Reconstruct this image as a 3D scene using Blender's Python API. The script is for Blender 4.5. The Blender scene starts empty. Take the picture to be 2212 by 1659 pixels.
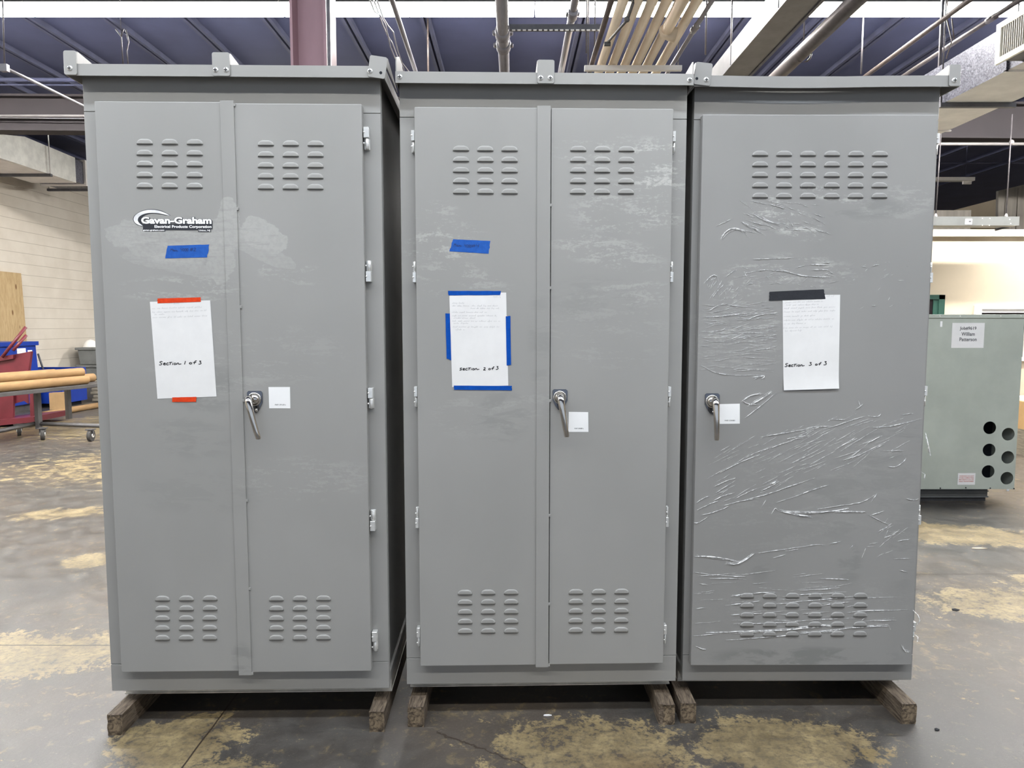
import bpy, bmesh, math, random
from mathutils import Vector, Matrix, Euler
random.seed(7)
S = bpy.context.scene
COL = S.collection

# ------------------------------------------------------------------ camera, world, exposure
FPX, CX, CY = 1540.0, 1106.0, 829.5            # focal length and centre, pixels of a 2212 x 1659 frame
PITCH, CAMH = math.radians(4.777), 1.508
cd = bpy.data.cameras.new('camera'); cam = bpy.data.objects.new('camera', cd); COL.objects.link(cam)
cam.location = (0, 0, CAMH)
cam.rotation_euler = (math.pi/2 - PITCH, 0, 0)
cd.sensor_fit = 'HORIZONTAL'; cd.sensor_width = 36.0; cd.lens = 36.0*FPX/2212.0
cd.clip_start = 0.05; cd.clip_end = 100
S.camera = cam
W = bpy.data.worlds.new('world'); S.world = W; W.use_nodes = True
W.node_tree.nodes['Background'].inputs[0].default_value = (0.76, 0.86, 1.0, 1)
W.node_tree.nodes['Background'].inputs[1].default_value = 0.9
S.view_settings.view_transform = 'Standard'; S.view_settings.look = 'None'
S.view_settings.gamma = 1.0; S.view_settings.use_curve_mapping = False
S.view_settings.exposure = 0.0
LAMP_FRONT, LAMP_NEAR, LAMP_BACK = 45.0, 57.0, 230.0   # brightness of the rows of fluorescent lamps

def lin(r, g, b):
    f = lambda c: (c/12.92 if c <= 0.04045 else ((c+0.055)/1.055)**2.4)
    return (f(r/255.0), f(g/255.0), f(b/255.0), 1)

def ray(px, py):
    cp, sp = math.cos(PITCH), math.sin(PITCH)
    a, b = (px-CX)/FPX, (py-CY)/FPX
    return Vector((a, cp - b*sp, -sp - b*cp))
def at(px, py, Y):                             # point of the room seen at a pixel, Y metres ahead
    d = ray(px, py); return Vector((0, 0, CAMH)) + d*(Y/d.y)
def atz(px, py, z):
    d = ray(px, py); return Vector((0, 0, CAMH)) + d*((z-CAMH)/d.z)

# ------------------------------------------------------------------ materials
def nodes(name):
    m = bpy.data.materials.new(name); m.use_nodes = True
    nt = m.node_tree
    return m, nt, nt.nodes['Principled BSDF']
def nn(nt, t, **k):
    n = nt.nodes.new(t)
    for a, v in k.items(): setattr(n, a, v)
    return n
def sock(nt, s, v):
    if hasattr(v, 'is_output') or isinstance(v, bpy.types.NodeSocket): nt.links.new(v, s)
    else: s.default_value = v
def mth(nt, op, a, b=0.0, c=None, clamp=False):
    n = nn(nt, 'ShaderNodeMath', operation=op); n.use_clamp = clamp
    sock(nt, n.inputs[0], a); sock(nt, n.inputs[1], b)
    if c is not None: sock(nt, n.inputs[2], c)
    return n.outputs[0]
def coords(nt): return nn(nt, 'ShaderNodeTexCoord').outputs['Object']
def mapped(nt, v, scale=(1, 1, 1), rot=(0, 0, 0), loc=(0, 0, 0), typ='POINT'):
    n = nn(nt, 'ShaderNodeMapping', vector_type=typ); nt.links.new(v, n.inputs['Vector'])
    n.inputs['Location'].default_value = loc; n.inputs['Rotation'].default_value = rot; n.inputs['Scale'].default_value = scale
    return n.outputs[0]
def noise(nt, v, scale, detail=4, rough=0.55, dist=0.0):
    n = nn(nt, 'ShaderNodeTexNoise'); nt.links.new(v, n.inputs['Vector'])
    n.inputs['Scale'].default_value = scale; n.inputs['Detail'].default_value = detail
    n.inputs['Roughness'].default_value = rough; n.inputs['Distortion'].default_value = dist
    return n.outputs[0]
def step(nt, v, lo, hi, a=0.0, b=1.0):
    n = nn(nt, 'ShaderNodeMapRange', interpolation_type='SMOOTHSTEP'); nt.links.new(v, n.inputs[0])
    n.inputs[1].default_value = lo; n.inputs[2].default_value = hi; n.inputs[3].default_value = a; n.inputs[4].default_value = b
    return n.outputs[0]
def mixc(nt, fac, a, b):
    n = nn(nt, 'ShaderNodeMix', data_type='RGBA'); sock(nt, n.inputs[0], fac); sock(nt, n.inputs[6], a); sock(nt, n.inputs[7], b)
    return n.outputs[2]
def bump(nt, bs, h, strength=0.2, dist=0.002):
    n = nn(nt, 'ShaderNodeBump'); n.inputs['Strength'].default_value = strength; n.inputs['Distance'].default_value = dist
    nt.links.new(h, n.inputs['Height']); nt.links.new(n.outputs[0], bs.inputs['Normal'])
def ell(nt, v, cx, cy, cz, rx, ry, rz, rot=(0, 0, 0)):   # 1 at the centre of an ellipse, 0 at its edge
    w = mapped(nt, v, (rx, ry, rz), rot, (cx, cy, cz), 'TEXTURE')
    g = nn(nt, 'ShaderNodeTexGradient', gradient_type='SPHERICAL'); nt.links.new(w, g.inputs[0])
    return g.outputs[1]
def maxof(nt, L):
    r = L[0]
    for x in L[1:]: r = mth(nt, 'MAXIMUM', r, x)
    return r

def mat(name, col, rough=0.5, metal=0.0, var=0.08, vscale=6.0, bmp=0.0, bscale=80, stretch=(1, 1, 1), spec=0.5, dark=None):
    m, nt, bs = nodes(name)
    v = mapped(nt, coords(nt), stretch)
    f = noise(nt, v, vscale, 5, 0.6)
    f = step(nt, f, 0.3, 0.7)
    d = dark if dark else tuple(c*(1-var*2) for c in col[:3])+(1,)
    l = tuple(min(1, c*(1+var)) for c in col[:3])+(1,)
    nt.links.new(mixc(nt, f, d, l), bs.inputs['Base Color'])
    bs.inputs['Roughness'].default_value = rough; bs.inputs['Metallic'].default_value = metal
    bs.inputs['Specular IOR Level'].default_value = spec
    if bmp: bump(nt, bs, noise(nt, v, bscale, 3), bmp, 0.003)
    return m

def emis(name, col, strength):
    m, nt, bs = nodes(name)
    v = coords(nt); f = step(nt, noise(nt, v, 2.0, 2), 0.3, 0.7, 0.97, 1.0)
    bs.inputs['Base Color'].default_value = (0.9, 0.9, 0.9, 1)
    bs.inputs['Emission Color'].default_value = col
    nt.links.new(mth(nt, 'MULTIPLY', f, strength), bs.inputs['Emission Strength'])
    return m

GREY = lin(150, 149, 146)
def paint(name, light=(), dirt=(), base=GREY, seed=0.0, flat=()):
    """satin grey machine paint; light / dirt = patches of chalky tape residue and of rub marks (u, z, ru, rz, tilt, amount)"""
    m, nt, bs = nodes(name)
    v = coords(nt)
    big = noise(nt, mapped(nt, v, (1, 1, 0.7), loc=(seed, 0, seed)), 2.2, 3)
    c = mixc(nt, step(nt, big, 0.3, 0.7), tuple(x*0.96 for x in base[:3])+(1,), tuple(x*1.03 for x in base[:3])+(1,))
    rough = step(nt, big, 0.3, 0.7, 0.36, 0.42)
    if light:
        E = []
        for (u, z, ru, rz, t, a) in light:
            e = ell(nt, v, u, 0, z, ru, 9, rz, (0, math.radians(-t), 0))
            E.append(mth(nt, 'MULTIPLY', step(nt, e, 0.0, 0.45), a))
        e = maxof(nt, E)
        n1 = noise(nt, mapped(nt, v, (0.8, 1, 3.6), (0, math.radians(8), 0), (seed, 0, 0)), 8, 9, 0.74, 0.5)
        n2 = noise(nt, mapped(nt, v, (1, 1, 1.6), loc=(seed, 0, 1)), 60, 4, 0.7)
        q = mth(nt, 'ADD', mth(nt, 'MULTIPLY', n1, 0.7), mth(nt, 'MULTIPLY', n2, 0.3))
        k = step(nt, q, 0.505, 0.575)
        f = mth(nt, 'MULTIPLY', e, k, clamp=True)
        c = mixc(nt, mth(nt, 'MULTIPLY', f, 0.62), c, lin(205, 205, 200)); rough = mth(nt, 'ADD', rough, mth(nt, 'MULTIPLY', f, 0.25))
    if flat:                                   # sharp edged leftovers of peeled tape
        n3 = noise(nt, mapped(nt, v, (1, 1, 1.4), loc=(0, 0, seed)), 14, 4, 0.6); n4 = noise(nt, mapped(nt, v, (0.5, 1, 5), (0, math.radians(14), 0)), 16, 6, 0.7)
        E = []
        for (u, z, ru, rz, t, a) in flat:
            e = ell(nt, v, u, 0, z, ru*1.15, 9, rz*1.15, (0, math.radians(-t), 0)); e = mth(nt, 'MULTIPLY', mth(nt, 'GREATER_THAN', e, 0.03), mth(nt, 'ADD', e, mth(nt, 'MULTIPLY', mth(nt, 'SUBTRACT', n3, 0.5), 0.8)))
            E.append(mth(nt, 'MULTIPLY', step(nt, e, 0.17, 0.21), a))
        f = mth(nt, 'MULTIPLY', maxof(nt, E), mth(nt, 'MULTIPLY', step(nt, n4, 0.38, 0.46, 0.3, 1.0), step(nt, noise(nt, v, 70, 4, 0.7), 0.35, 0.6, 0.5, 1.0)))
        c = mixc(nt, mth(nt, 'MULTIPLY', f, 0.62), c, lin(196, 196, 191)); rough = mth(nt, 'ADD', rough, mth(nt, 'MULTIPLY', f, 0.25))
    if dirt:
        E = []
        for (u, z, ru, rz, t, a) in dirt:
            e = ell(nt, v, u, 0, z, ru, 9, rz, (0, math.radians(-t), 0))
            E.append(mth(nt, 'MULTIPLY', step(nt, e, 0.0, 0.5), a))
        e = maxof(nt, E)
        k = step(nt, noise(nt, mapped(nt, v, (1, 1, 3.0), (0, math.radians(-14), 0), (0, 0, seed)), 7, 6, 0.65, 0.4), 0.45, 0.58)
        f = mth(nt, 'MULTIPLY', e, k, clamp=True)
        c = mixc(nt, f, c, lin(108, 110, 108))
    nt.links.new(c, bs.inputs['Base Color']); nt.links.new(rough, bs.inputs['Roughness'])
    bs.inputs['Specular IOR Level'].default_value = 0.6
    bump(nt, bs, noise(nt, v, 260, 2), 0.06, 0.0006)
    return m

def wood(name, col, dark, scale=(1, 1, 1), knots=0.0, ring=14.0, rough=0.75):
    m, nt, bs = nodes(name)
    v = mapped(nt, coords(nt), scale)
    f = noise(nt, v, ring, 6, 0.65, 0.8)
    c = mixc(nt, step(nt, f, 0.35, 0.65), dark, col)
    if knots:
        w = nn(nt, 'ShaderNodeTexVoronoi'); nt.links.new(mapped(nt, coords(nt), (0, 5.5, 2.3)), w.inputs['Vector']); w.inputs['Scale'].default_value = 1.25
        c = mixc(nt, step(nt, w.outputs['Distance'], 0.10, 0.20, knots, 0.0), c, lin(105, 68, 30))
    nt.links.new(c, bs.inputs['Base Color']); bs.inputs['Roughness'].default_value = rough
    bump(nt, bs, f, 0.4, 0.004)
    return m

M = {}
M['grey1'] = paint('grey_paint_residue', seed=1.3,
    flat=[(0.626, 1.822, 0.10, 0.055, -28, 0.5), (0.60, 1.775, 0.16, 0.035, -25, 0.3), (0.27, 1.79, 0.20, 0.075, -14, 0.36), (0.505, 1.86, 0.045, 0.10, 0, 0.45), (0.47, 1.76, 0.06, 0.12, 0, 0.36), (0.30, 1.72, 0.2, 0.03, -12, 0.25)],
    light=[(0.30, 1.80, 0.24, 0.11, -8, 0.22), (0.70, 1.70, 0.16, 0.06, -12, 0.3),
           (0.33, 1.63, 0.26, 0.06, 0, 0.35), (0.6, 1.4, 0.4, 0.14, 0, 0.13), (0.75, 0.95, 0.3, 0.10, 0, 0.2), (0.45, 1.35, 0.3, 0.12, 0, 0.18)],
    dirt=[(0.40, 1.28, 0.14, 0.12, 0, 0.28), (0.34, 1.10, 0.18, 0.1, -8, 0.2), (0.36, 0.9, 0.3, 0.1, 0, 0.12), (0.5, 0.27, 0.05, 0.08, 0, 0.35)])
M['grey2'] = paint('grey_paint_scraped', seed=4.1,
    light=[(0.92, 2.07, 0.16, 0.12, -10, 0.75), (0.82, 1.93, 0.25, 0.12, 8, 0.38), (0.70, 2.13, 0.18, 0.08, 6, 0.30), (0.93, 1.90, 0.12, 0.05, -6, 0.55),
           (0.16, 1.80, 0.18, 0.09, 6, 0.5), (0.13, 1.90, 0.1, 0.06, 6, 0.3), (0.22, 1.66, 0.22, 0.09, -12, 0.3), (0.75, 1.77, 0.25, 0.07, -10, 0.4),
           (0.75, 1.5, 0.28, 0.2, 0, 0.14), (0.35, 1.2, 0.3, 0.12, 10, 0.15), (0.85, 1.62, 0.2, 0.06, 0, 0.3)],
    dirt=[(0.36, 1.17, 0.14, 0.12, 0, 0.25), (0.50, 1.45, 0.05, 0.25, 0, 0.15), (0.7, 1.6, 0.2, 0.1, 0, 0.15)])
M['grey3'] = paint('grey_paint_wrapped', seed=8.7, base=lin(141, 140, 138),
    light=[(0.32, 1.90, 0.20, 0.07, -25, 0.75), (0.50, 1.98, 0.14, 0.03, -10, 0.6), (0.18, 1.66, 0.14, 0.09, 30, 0.45), (0.40, 1.70, 0.25, 0.08, -4, 0.38), (0.75, 1.95, 0.2, 0.08, 15, 0.22),
           (0.17, 1.50, 0.22, 0.09, 4, 0.35), (0.18, 1.40, 0.22, 0.08, 0, 0.2), (0.45, 0.9, 0.5, 0.3, 22, 0.10), (0.45, 0.42, 0.5, 0.16, 5, 0.12)],
    dirt=[(0.62, 0.86, 0.25, 0.2, 25, 0.22), (0.74, 1.06, 0.18, 0.1, 20, 0.3), (0.62, 0.6, 0.06, 0.1, 0, 0.3), (0.28, 0.6, 0.05, 0.1, 0, 0.25), (0.82, 0.75, 0.08, 0.35, 0, 0.2),
          (0.45, 0.235, 0.45, 0.05, 0, 0.55), (0.62, 1.93, 0.2, 0.05, 0, 0.3)])
M['grey'] = mat('grey_paint_sides', GREY, 0.65, 0, 0.04, 3, 0, 80, (1, 1, 1), 0.25)
M['galv'] = mat('galvanised_base', lin(205, 200, 190), 0.5, 0.3, 0.1, 20)
M['shade_and_black'] = mat('hole_shade_and_black_bits', lin(20, 24, 32), 0.9, 0, 0.1, 5)  # near-black colour standing in for the shade in holes; also black bits
M['plate'] = mat('chrome_dark_reflection', (0.20, 0.21, 0.24, 1), 0.12, 1.0, 0.05, 20)  # dark room reflection is put into this metal's colour
M['chrome'] = mat('chrome', (0.62, 0.59, 0.55, 1), 0.12, 1.0, 0.05, 20)
M['zinc'] = mat('zinc_plate', (0.84, 0.84, 0.82, 1), 0.3, 0.6, 0.06, 30)
M['steel_dark'] = mat('recess', lin(45, 45, 48), 0.6, 0.2, 0.1, 20)
M['paper'] = mat('paper', lin(224, 223, 222), 0.85, 0, 0.015, 14)
M['sticker'] = mat('sticker', lin(238, 238, 238), 0.6, 0, 0.01, 8)
M['ink'] = mat('marker_ink', lin(22, 22, 26), 0.7, 0, 0.1, 40)
M['pencil'] = mat('pencil_grey', lin(176, 176, 178), 0.8, 0, 0.12, 120)
M['blue_tape'] = mat('blue_tape', lin(4, 74, 166), 0.6, 0, 0.08, 60, 0.25, 300, spec=0.15)
M['blue_label'] = mat('blue_label_tape', lin(40, 90, 172), 0.75, 0, 0.06, 60, 0.2, 300, spec=0.15)
M['blue_ink'] = mat('pen_on_blue', lin(24, 42, 88), 0.7, 0, 0.1, 40)
M['orange_tape'] = mat('orange_tape', lin(216, 66, 28), 0.6, 0, 0.07, 60, 0.25, 250, spec=0.15)
M['black_tape'] = mat('black_tape', lin(36, 37, 42), 0.38, 0, 0.08, 40, 0.5, 60)
M['logo_black'] = mat('logo_black', lin(36, 38, 46), 0.5, 0, 0.05, 30)
M['logo_white'] = mat('logo_white', lin(250, 250, 250), 0.5, 0, 0.01, 30)
M['logo_silver'] = mat('logo_silver', lin(236, 236, 238), 0.4, 0.0, 0.12, 25)
M['red_ink'] = mat('red_print', lin(196, 120, 112), 0.6, 0, 0.05, 30)
M['timber1'] = wood('weathered_timber', lin(116, 102, 86), lin(62, 52, 42), (9, 0.9, 9))
M['timber2'] = wood('end_grain', lin(126, 110, 88), lin(52, 42, 32), (6, 6, 6), ring=9)
M['film'] = None
m, nt, bs = nodes('stretch_film')
bs.inputs['Base Color'].default_value = (0.96, 0.96, 0.96, 1); bs.inputs['Roughness'].default_value = 0.25
f = step(nt, noise(nt, coords(nt), 45, 3, 0.7), 0.40, 0.58, 0.2, 1.0); nt.links.new(f, bs.inputs['Alpha']); M['film'] = m

M['ceil'] = mat('ceiling_deck', lin(62, 67, 97), 0.9, 0, 0.06, 1.5)
M['joist'] = mat('joist_steel', lin(58, 61, 84), 0.8, 0, 0.1, 4)
M['girder'] = mat('oxide_steel', lin(40, 34, 37), 0.75, 0, 0.07, 3)
M['column'] = mat('oxide_column', lin(146, 115, 122), 0.6, 0, 0.06, 3, 0.1, 40, (1, 1, 0.25))
M['galvpipe'] = mat('galvanised_pipe', lin(132, 130, 134), 0.42, 0.55, 0.12, 12, 0, 80, (1, 0.2, 1))
M['pipe_dark'] = mat('sprinkler_pipe', lin(84, 78, 76), 0.42, 0.3, 0.12, 10)
M['pipe_pink'] = mat('oxide_pipe', lin(76, 66, 62), 0.55, 0.1, 0.12, 10)
M['rod'] = mat('hanger_rod', lin(86, 82, 84), 0.5, 0.4, 0.12, 15)
M['insul'] = mat('pipe_insulation', lin(206, 190, 166), 0.8, 0, 0.06, 5, 0.2, 30, (1, 0.3, 1))
M['trough'] = mat('raceway_grey', lin(98, 97, 98), 0.5, 0.2, 0.1, 5)
M['white'] = mat('fixture_white', lin(235, 232, 226), 0.6, 0, 0.03, 5)
M['hood'] = mat('fixture_hood', lin(120, 118, 112), 0.6, 0, 0.03, 5)
M['conduit_white'] = mat('pale_conduit', lin(140, 136, 136), 0.5, 0.2, 0.05, 8)
M['duct'] = None
m, nt, bs = nodes('spangled_duct')
v = coords(nt)
vo = nn(nt, 'ShaderNodeTexVoronoi'); nt.links.new(v, vo.inputs['Vector']); vo.inputs['Scale'].default_value = 110
g = nn(nt, 'ShaderNodeSeparateColor'); nt.links.new(vo.outputs['Color'], g.inputs[0])
nt.links.new(mixc(nt, g.outputs[0], lin(48, 48, 58), lin(112, 112, 122)), bs.inputs['Base Color'])
bs.inputs['Metallic'].default_value = 0.35; nt.links.new(step(nt, g.outputs[1], 0, 1, 0.3, 0.6), bs.inputs['Roughness']); M['duct'] = m
M['duct_white'] = mat('duct_wrap', lin(225, 224, 216), 0.55, 0.1, 0.08, 5)
M['duct_under'] = mat('duct_underside', lin(228, 224, 219), 0.8, 0, 0.05, 4)
M['grille'] = mat('grille_cream', lin(238, 234, 218), 0.5, 0, 0.03, 10)
M['blade'] = mat('grille_blade', lin(168, 162, 152), 0.5, 0.1, 0.05, 10)
M['strut'] = mat('strut_dark', lin(92, 92, 96), 0.6, 0.3, 0.1, 10)
M['transf'] = mat('transformer_grey', lin(170, 176, 166), 0.5, 0, 0.05, 3)
M['transf_base'] = mat('transformer_base', lin(96, 98, 98), 0.6, 0, 0.08, 5)
M['busway'] = mat('busway_grey', lin(106, 108, 106), 0.5, 0.1, 0.06, 6)
M['office'] = mat('office_wall', lin(198, 184, 160), 0.85, 0, 0.03, 1.5)
M['office_trim'] = mat('office_trim', lin(212, 200, 176), 0.8, 0, 0.02, 3)
M['green'] = mat('green_frame', lin(30, 70, 58), 0.5, 0, 0.08, 8)
M['glassdark'] = mat('dark_pane', lin(30, 26, 30), 0.12, 0, 0.2, 1.2)
M['corr'] = mat('grey_sheet', lin(88, 83, 76), 0.7, 0.1, 0.1, 4, 0, 80, (4, 1, 0.2))
M['ply'] = wood('plywood', lin(190, 165, 124), lin(172, 146, 104), (1, 5, 0.8), knots=0.9, ring=5)
M['blue_bin'] = mat('blue_bin', lin(22, 56, 150), 0.4, 0, 0.08, 4)
M['red'] = mat('red_steel', lin(104, 36, 46), 0.45, 0, 0.1, 4)
M['kraft'] = mat('kraft_tube', lin(156, 124, 84), 0.75, 0, 0.09, 10, 0, 80, (1, 0.4, 1))
M['carton'] = mat('carton', lin(188, 154, 108), 0.85, 0, 0.05, 6)
M['cart'] = mat('cart_steel', lin(92, 90, 90), 0.5, 0.2, 0.1, 6)
M['rubber'] = mat('rubber', lin(66, 64, 62), 0.7, 0, 0.1, 10)
M['tote'] = mat('grey_tote', lin(108, 110, 108), 0.55, 0, 0.08, 6)
M['felt'] = mat('folded_grey', lin(140, 132, 118), 0.9, 0, 0.15, 8, 0, 80, (1, 1, 8))
M['lens_front'] = emis('lamp_front', (1.0, 0.99, 0.95, 1), LAMP_FRONT)
M['lens_near'] = emis('lamp_near', (0.82, 0.90, 1.0, 1), LAMP_NEAR)
M['lens_back'] = emis('lamp_back', (1.0, 0.98, 0.95, 1), LAMP_BACK)

# ------------------------------------------------------------------ mesh building
FR = {}                                        # frame of every object whose children are built in its root's frame
class MB:
    def __init__(s): s.bm = bmesh.new(); s.mats = []; s.smooth = False
    def mi(s, m):
        m = M[m] if isinstance(m, str) else m
        if m not in s.mats: s.mats.append(m)
        return s.mats.index(m)
    def face(s, pts, m, smooth=False):
        vs = [s.bm.verts.new(p) for p in pts]
        f = s.bm.faces.new(vs); f.material_index = s.mi(m); f.smooth = smooth; return f
    def box(s, x0, x1, y0, y1, z0, z1, m, xf=None):
        P = [Vector((x, y, z)) for z in (z0, z1) for y in (y0, y1) for x in (x0, x1)]
        if xf: P = [xf @ p for p in P]
        v = [s.bm.verts.new(p) for p in P]; k = s.mi(m)
        for q in ((0, 2, 3, 1), (4, 5, 7, 6), (0, 1, 5, 4), (2, 6, 7, 3), (0, 4, 6, 2), (1, 3, 7, 5)):
            f = s.bm.faces.new([v[i] for i in q]); f.material_index = k
    def prism(s, poly, axis, a0, a1, m, xf=None):
        """closed polygon in the plane across `axis`, extruded from a0 to a1"""
        def P(p, a):
            q = {'x': (a, p[0], p[1]), 'y': (p[0], a, p[1]), 'z': (p[0], p[1], a)}[axis]
            q = Vector(q); return xf @ q if xf else q
        A = [s.bm.verts.new(P(p, a0)) for p in poly]; B = [s.bm.verts.new(P(p, a1)) for p in poly]
        k = s.mi(m); n = len(poly)
        fs = [s.bm.faces.new(A), s.bm.faces.new(B[::-1])]
        for i in range(n): fs.append(s.bm.faces.new([A[i], B[i], B[(i+1) % n], A[(i+1) % n]]))
        for f in fs: f.material_index = k
    def tube(s, path, r, m, n=12, caps=True, flat=1.0, up=None):
        """round bar along a path; r = one radius or one per point; flat squeezes the second axis"""
        path = [Vector(p) for p in path]; L = len(path)
        R = r if isinstance(r, (list, tuple)) else [r]*L
        rings = []; k = s.mi(m); ref = Vector(up) if up else None
        for i, p in enumerate(path):
            t = (path[min(i+1, L-1)] - path[max(i-1, 0)]).normalized()
            if ref is None: ref = Vector((1, 0, 0)) if abs(t.x) < 0.8 else Vector((0, 0, 1))
            a = (ref - t*ref.dot(t)).normalized(); b = t.cross(a)
            rings.append([s.bm.verts.new(p + a*(R[i]*math.cos(2*math.pi*j/n)) + b*(R[i]*flat*math.sin(2*math.pi*j/n))) for j in range(n)])
        for i in range(L-1):
            for j in range(n):
                f = s.bm.faces.new([rings[i][j], rings[i][(j+1) % n], rings[i+1][(j+1) % n], rings[i+1][j]]); f.material_index = k; f.smooth = True
        if caps:
            for q in (rings[0][::-1], rings[-1]):
                f = s.bm.faces.new(q); f.material_index = k
    def cyl(s, p0, p1, r, m, n=16): s.tube([p0, p1], r, m, n)
    def dome(s, c, r, h, m, n=14, axis=(0, -1, 0)):
        ax = Vector(axis).normalized(); a = Vector((1, 0, 0)) if abs(ax.x) < 0.8 else Vector((0, 0, 1))
        a = (a - ax*a.dot(ax)).normalized(); b = ax.cross(a); c = Vector(c); k = s.mi(m); R = []
        for i in range(4):
            th = math.pi/2*i/4; R.append([s.bm.verts.new(c + (a*math.cos(2*math.pi*j/n) + b*math.sin(2*math.pi*j/n))*(r*math.cos(th)) + ax*(h*math.sin(th))) for j in range(n)])
        top = s.bm.verts.new(c + ax*h)
        for i in range(3):
            for j in range(n):
                f = s.bm.faces.new([R[i][j], R[i][(j+1) % n], R[i+1][(j+1) % n], R[i+1][j]]); f.material_index = k; f.smooth = True
        for j in range(n):
            f = s.bm.faces.new([R[3][j], R[3][(j+1) % n], top]); f.material_index = k; f.smooth = True
    def ribbon(s, pts, w, y, m):
        """flat pen stroke in the x-z plane at depth y"""
        P = [Vector((p[0], 0, p[1])) for p in pts]; k = s.mi(m); prev = None
        for i, p in enumerate(P):
            t = P[min(i+1, len(P)-1)] - P[max(i-1, 0)]
            if t.length < 1e-9: t = Vector((1, 0, 0))
            t.normalize(); nrm = Vector((-t.z, 0, t.x))*(w/2)
            a = s.bm.verts.new((p.x+nrm.x, y, p.z+nrm.z)); b = s.bm.verts.new((p.x-nrm.x, y, p.z-nrm.z))
            if prev:
                f = s.bm.faces.new([prev[0], prev[1], b, a]); f.material_index = k
            prev = (a, b)
    def build(s, name, parent=None, xf=None, bevel=0.0, recalc=True, solid=0.0, seg=2, loc=None):
        """one mesh object; a part is built in the frame of its thing, a top-level mesh gets its origin at its own base"""
        bm = s.bm
        if recalc: bmesh.ops.recalc_face_normals(bm, faces=bm.faces)
        if xf: bmesh.ops.transform(bm, matrix=xf, verts=bm.verts)
        o = bpy.data.objects.new(name, bpy.data.meshes.new(name)); COL.objects.link(o)
        if parent is not None:
            fr = FR.get(parent.name)
            if fr is not None and xf is None and not getattr(s, 'local', False):
                bmesh.ops.transform(bm, matrix=fr.inverted(), verts=bm.verts)
            o.parent = parent; FR[o.name] = fr
        else:
            xs = [v.co for v in bm.verts]
            if loc is None:
                loc = Vector(((min(p.x for p in xs)+max(p.x for p in xs))/2, (min(p.y for p in xs)+max(p.y for p in xs))/2, min(p.z for p in xs)))
            loc = Vector(loc)
            bmesh.ops.translate(bm, vec=-loc, verts=bm.verts); o.location = loc
            FR[o.name] = Matrix.Translation(loc)
        bm.to_mesh(o.data); bm.free()
        for m in s.mats: o.data.materials.append(m)
        if bevel:
            b = o.modifiers.new('bevel', 'BEVEL'); b.width = bevel; b.segments = seg; b.limit_method = 'ANGLE'; b.angle_limit = math.radians(40); b.harden_normals = False
        if solid:
            b = o.modifiers.new('thickness', 'SOLIDIFY'); b.thickness = solid; b.offset = 0
        return o
def LMB():
    m = MB(); m.local = True; return m         # parts of the enclosures: already in the enclosure's own frame

def tag(o, label=None, cat=None, group=None, kind=None):
    if label: o['label'] = label
    if cat: o['category'] = cat
    if group: o['group'] = group
    if kind: o['kind'] = kind
    return o
def thing(name, label, cat, loc=(0, 0, 0), rotz=0.0, group=None):
    o = bpy.data.objects.new(name, None); COL.objects.link(o); o.empty_display_size = 0.1
    o.location = loc; o.rotation_euler = (0, 0, rotz)
    FR[o.name] = Matrix.Translation(Vector(loc)) @ Matrix.Rotation(rotz, 4, 'Z')
    return tag(o, label, cat, group)
def copy_tree(o, parent=None):
    c = o.copy(); COL.objects.link(c); c.parent = parent
    for ch in list(o.children): copy_tree(ch, c)
    return c

_txt = {}
def text2d(t, bold=0.0):
    """outline of a line of print: vertices, faces, width, for letters about one unit tall"""
    if (t, bold) in _txt: return _txt[(t, bold)]
    c = bpy.data.curves.new('print', 'FONT'); c.body = t; c.size = 1.0; c.offset = bold; c.resolution_u = 3
    o = bpy.data.objects.new('print', c); COL.objects.link(o)
    dg = bpy.context.evaluated_depsgraph_get(); dg.update()
    me = o.evaluated_get(dg).to_mesh()
    V = [(v.co.x, v.co.y) for v in me.vertices]; F = [list(p.vertices) for p in me.polygons]
    o.evaluated_get(dg).to_mesh_clear()
    bpy.data.objects.remove(o); bpy.data.curves.remove(c)
    _txt[(t, bold)] = (V, F); return V, F
def put_text(mb, t, u0, u1, z0, z1, y, m, bold=0.0, grow=0.0, dx=0.0, dz=0.0, frame=None):
    """fit print into the box u0..u1, z0..z1 at depth y; grow = extra boldness of an outline copy"""
    V0, _ = text2d(t, bold); V, F = text2d(t, bold+grow) if grow else text2d(t, bold)
    xa, xb = min(v[0] for v in V0), max(v[0] for v in V0); ya, yb = min(v[1] for v in V0), max(v[1] for v in V0)
    k = mb.mi(m)
    vs = [mb.bm.verts.new((u0+dx+(x-xa)/(xb-xa)*(u1-u0), y, z0+dz+(z-ya)/(yb-ya)*(z1-z0))) for x, z in V]
    for f in F:
        try: q = mb.bm.faces.new([vs[i] for i in f]); q.material_index = k
        except ValueError: pass

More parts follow.
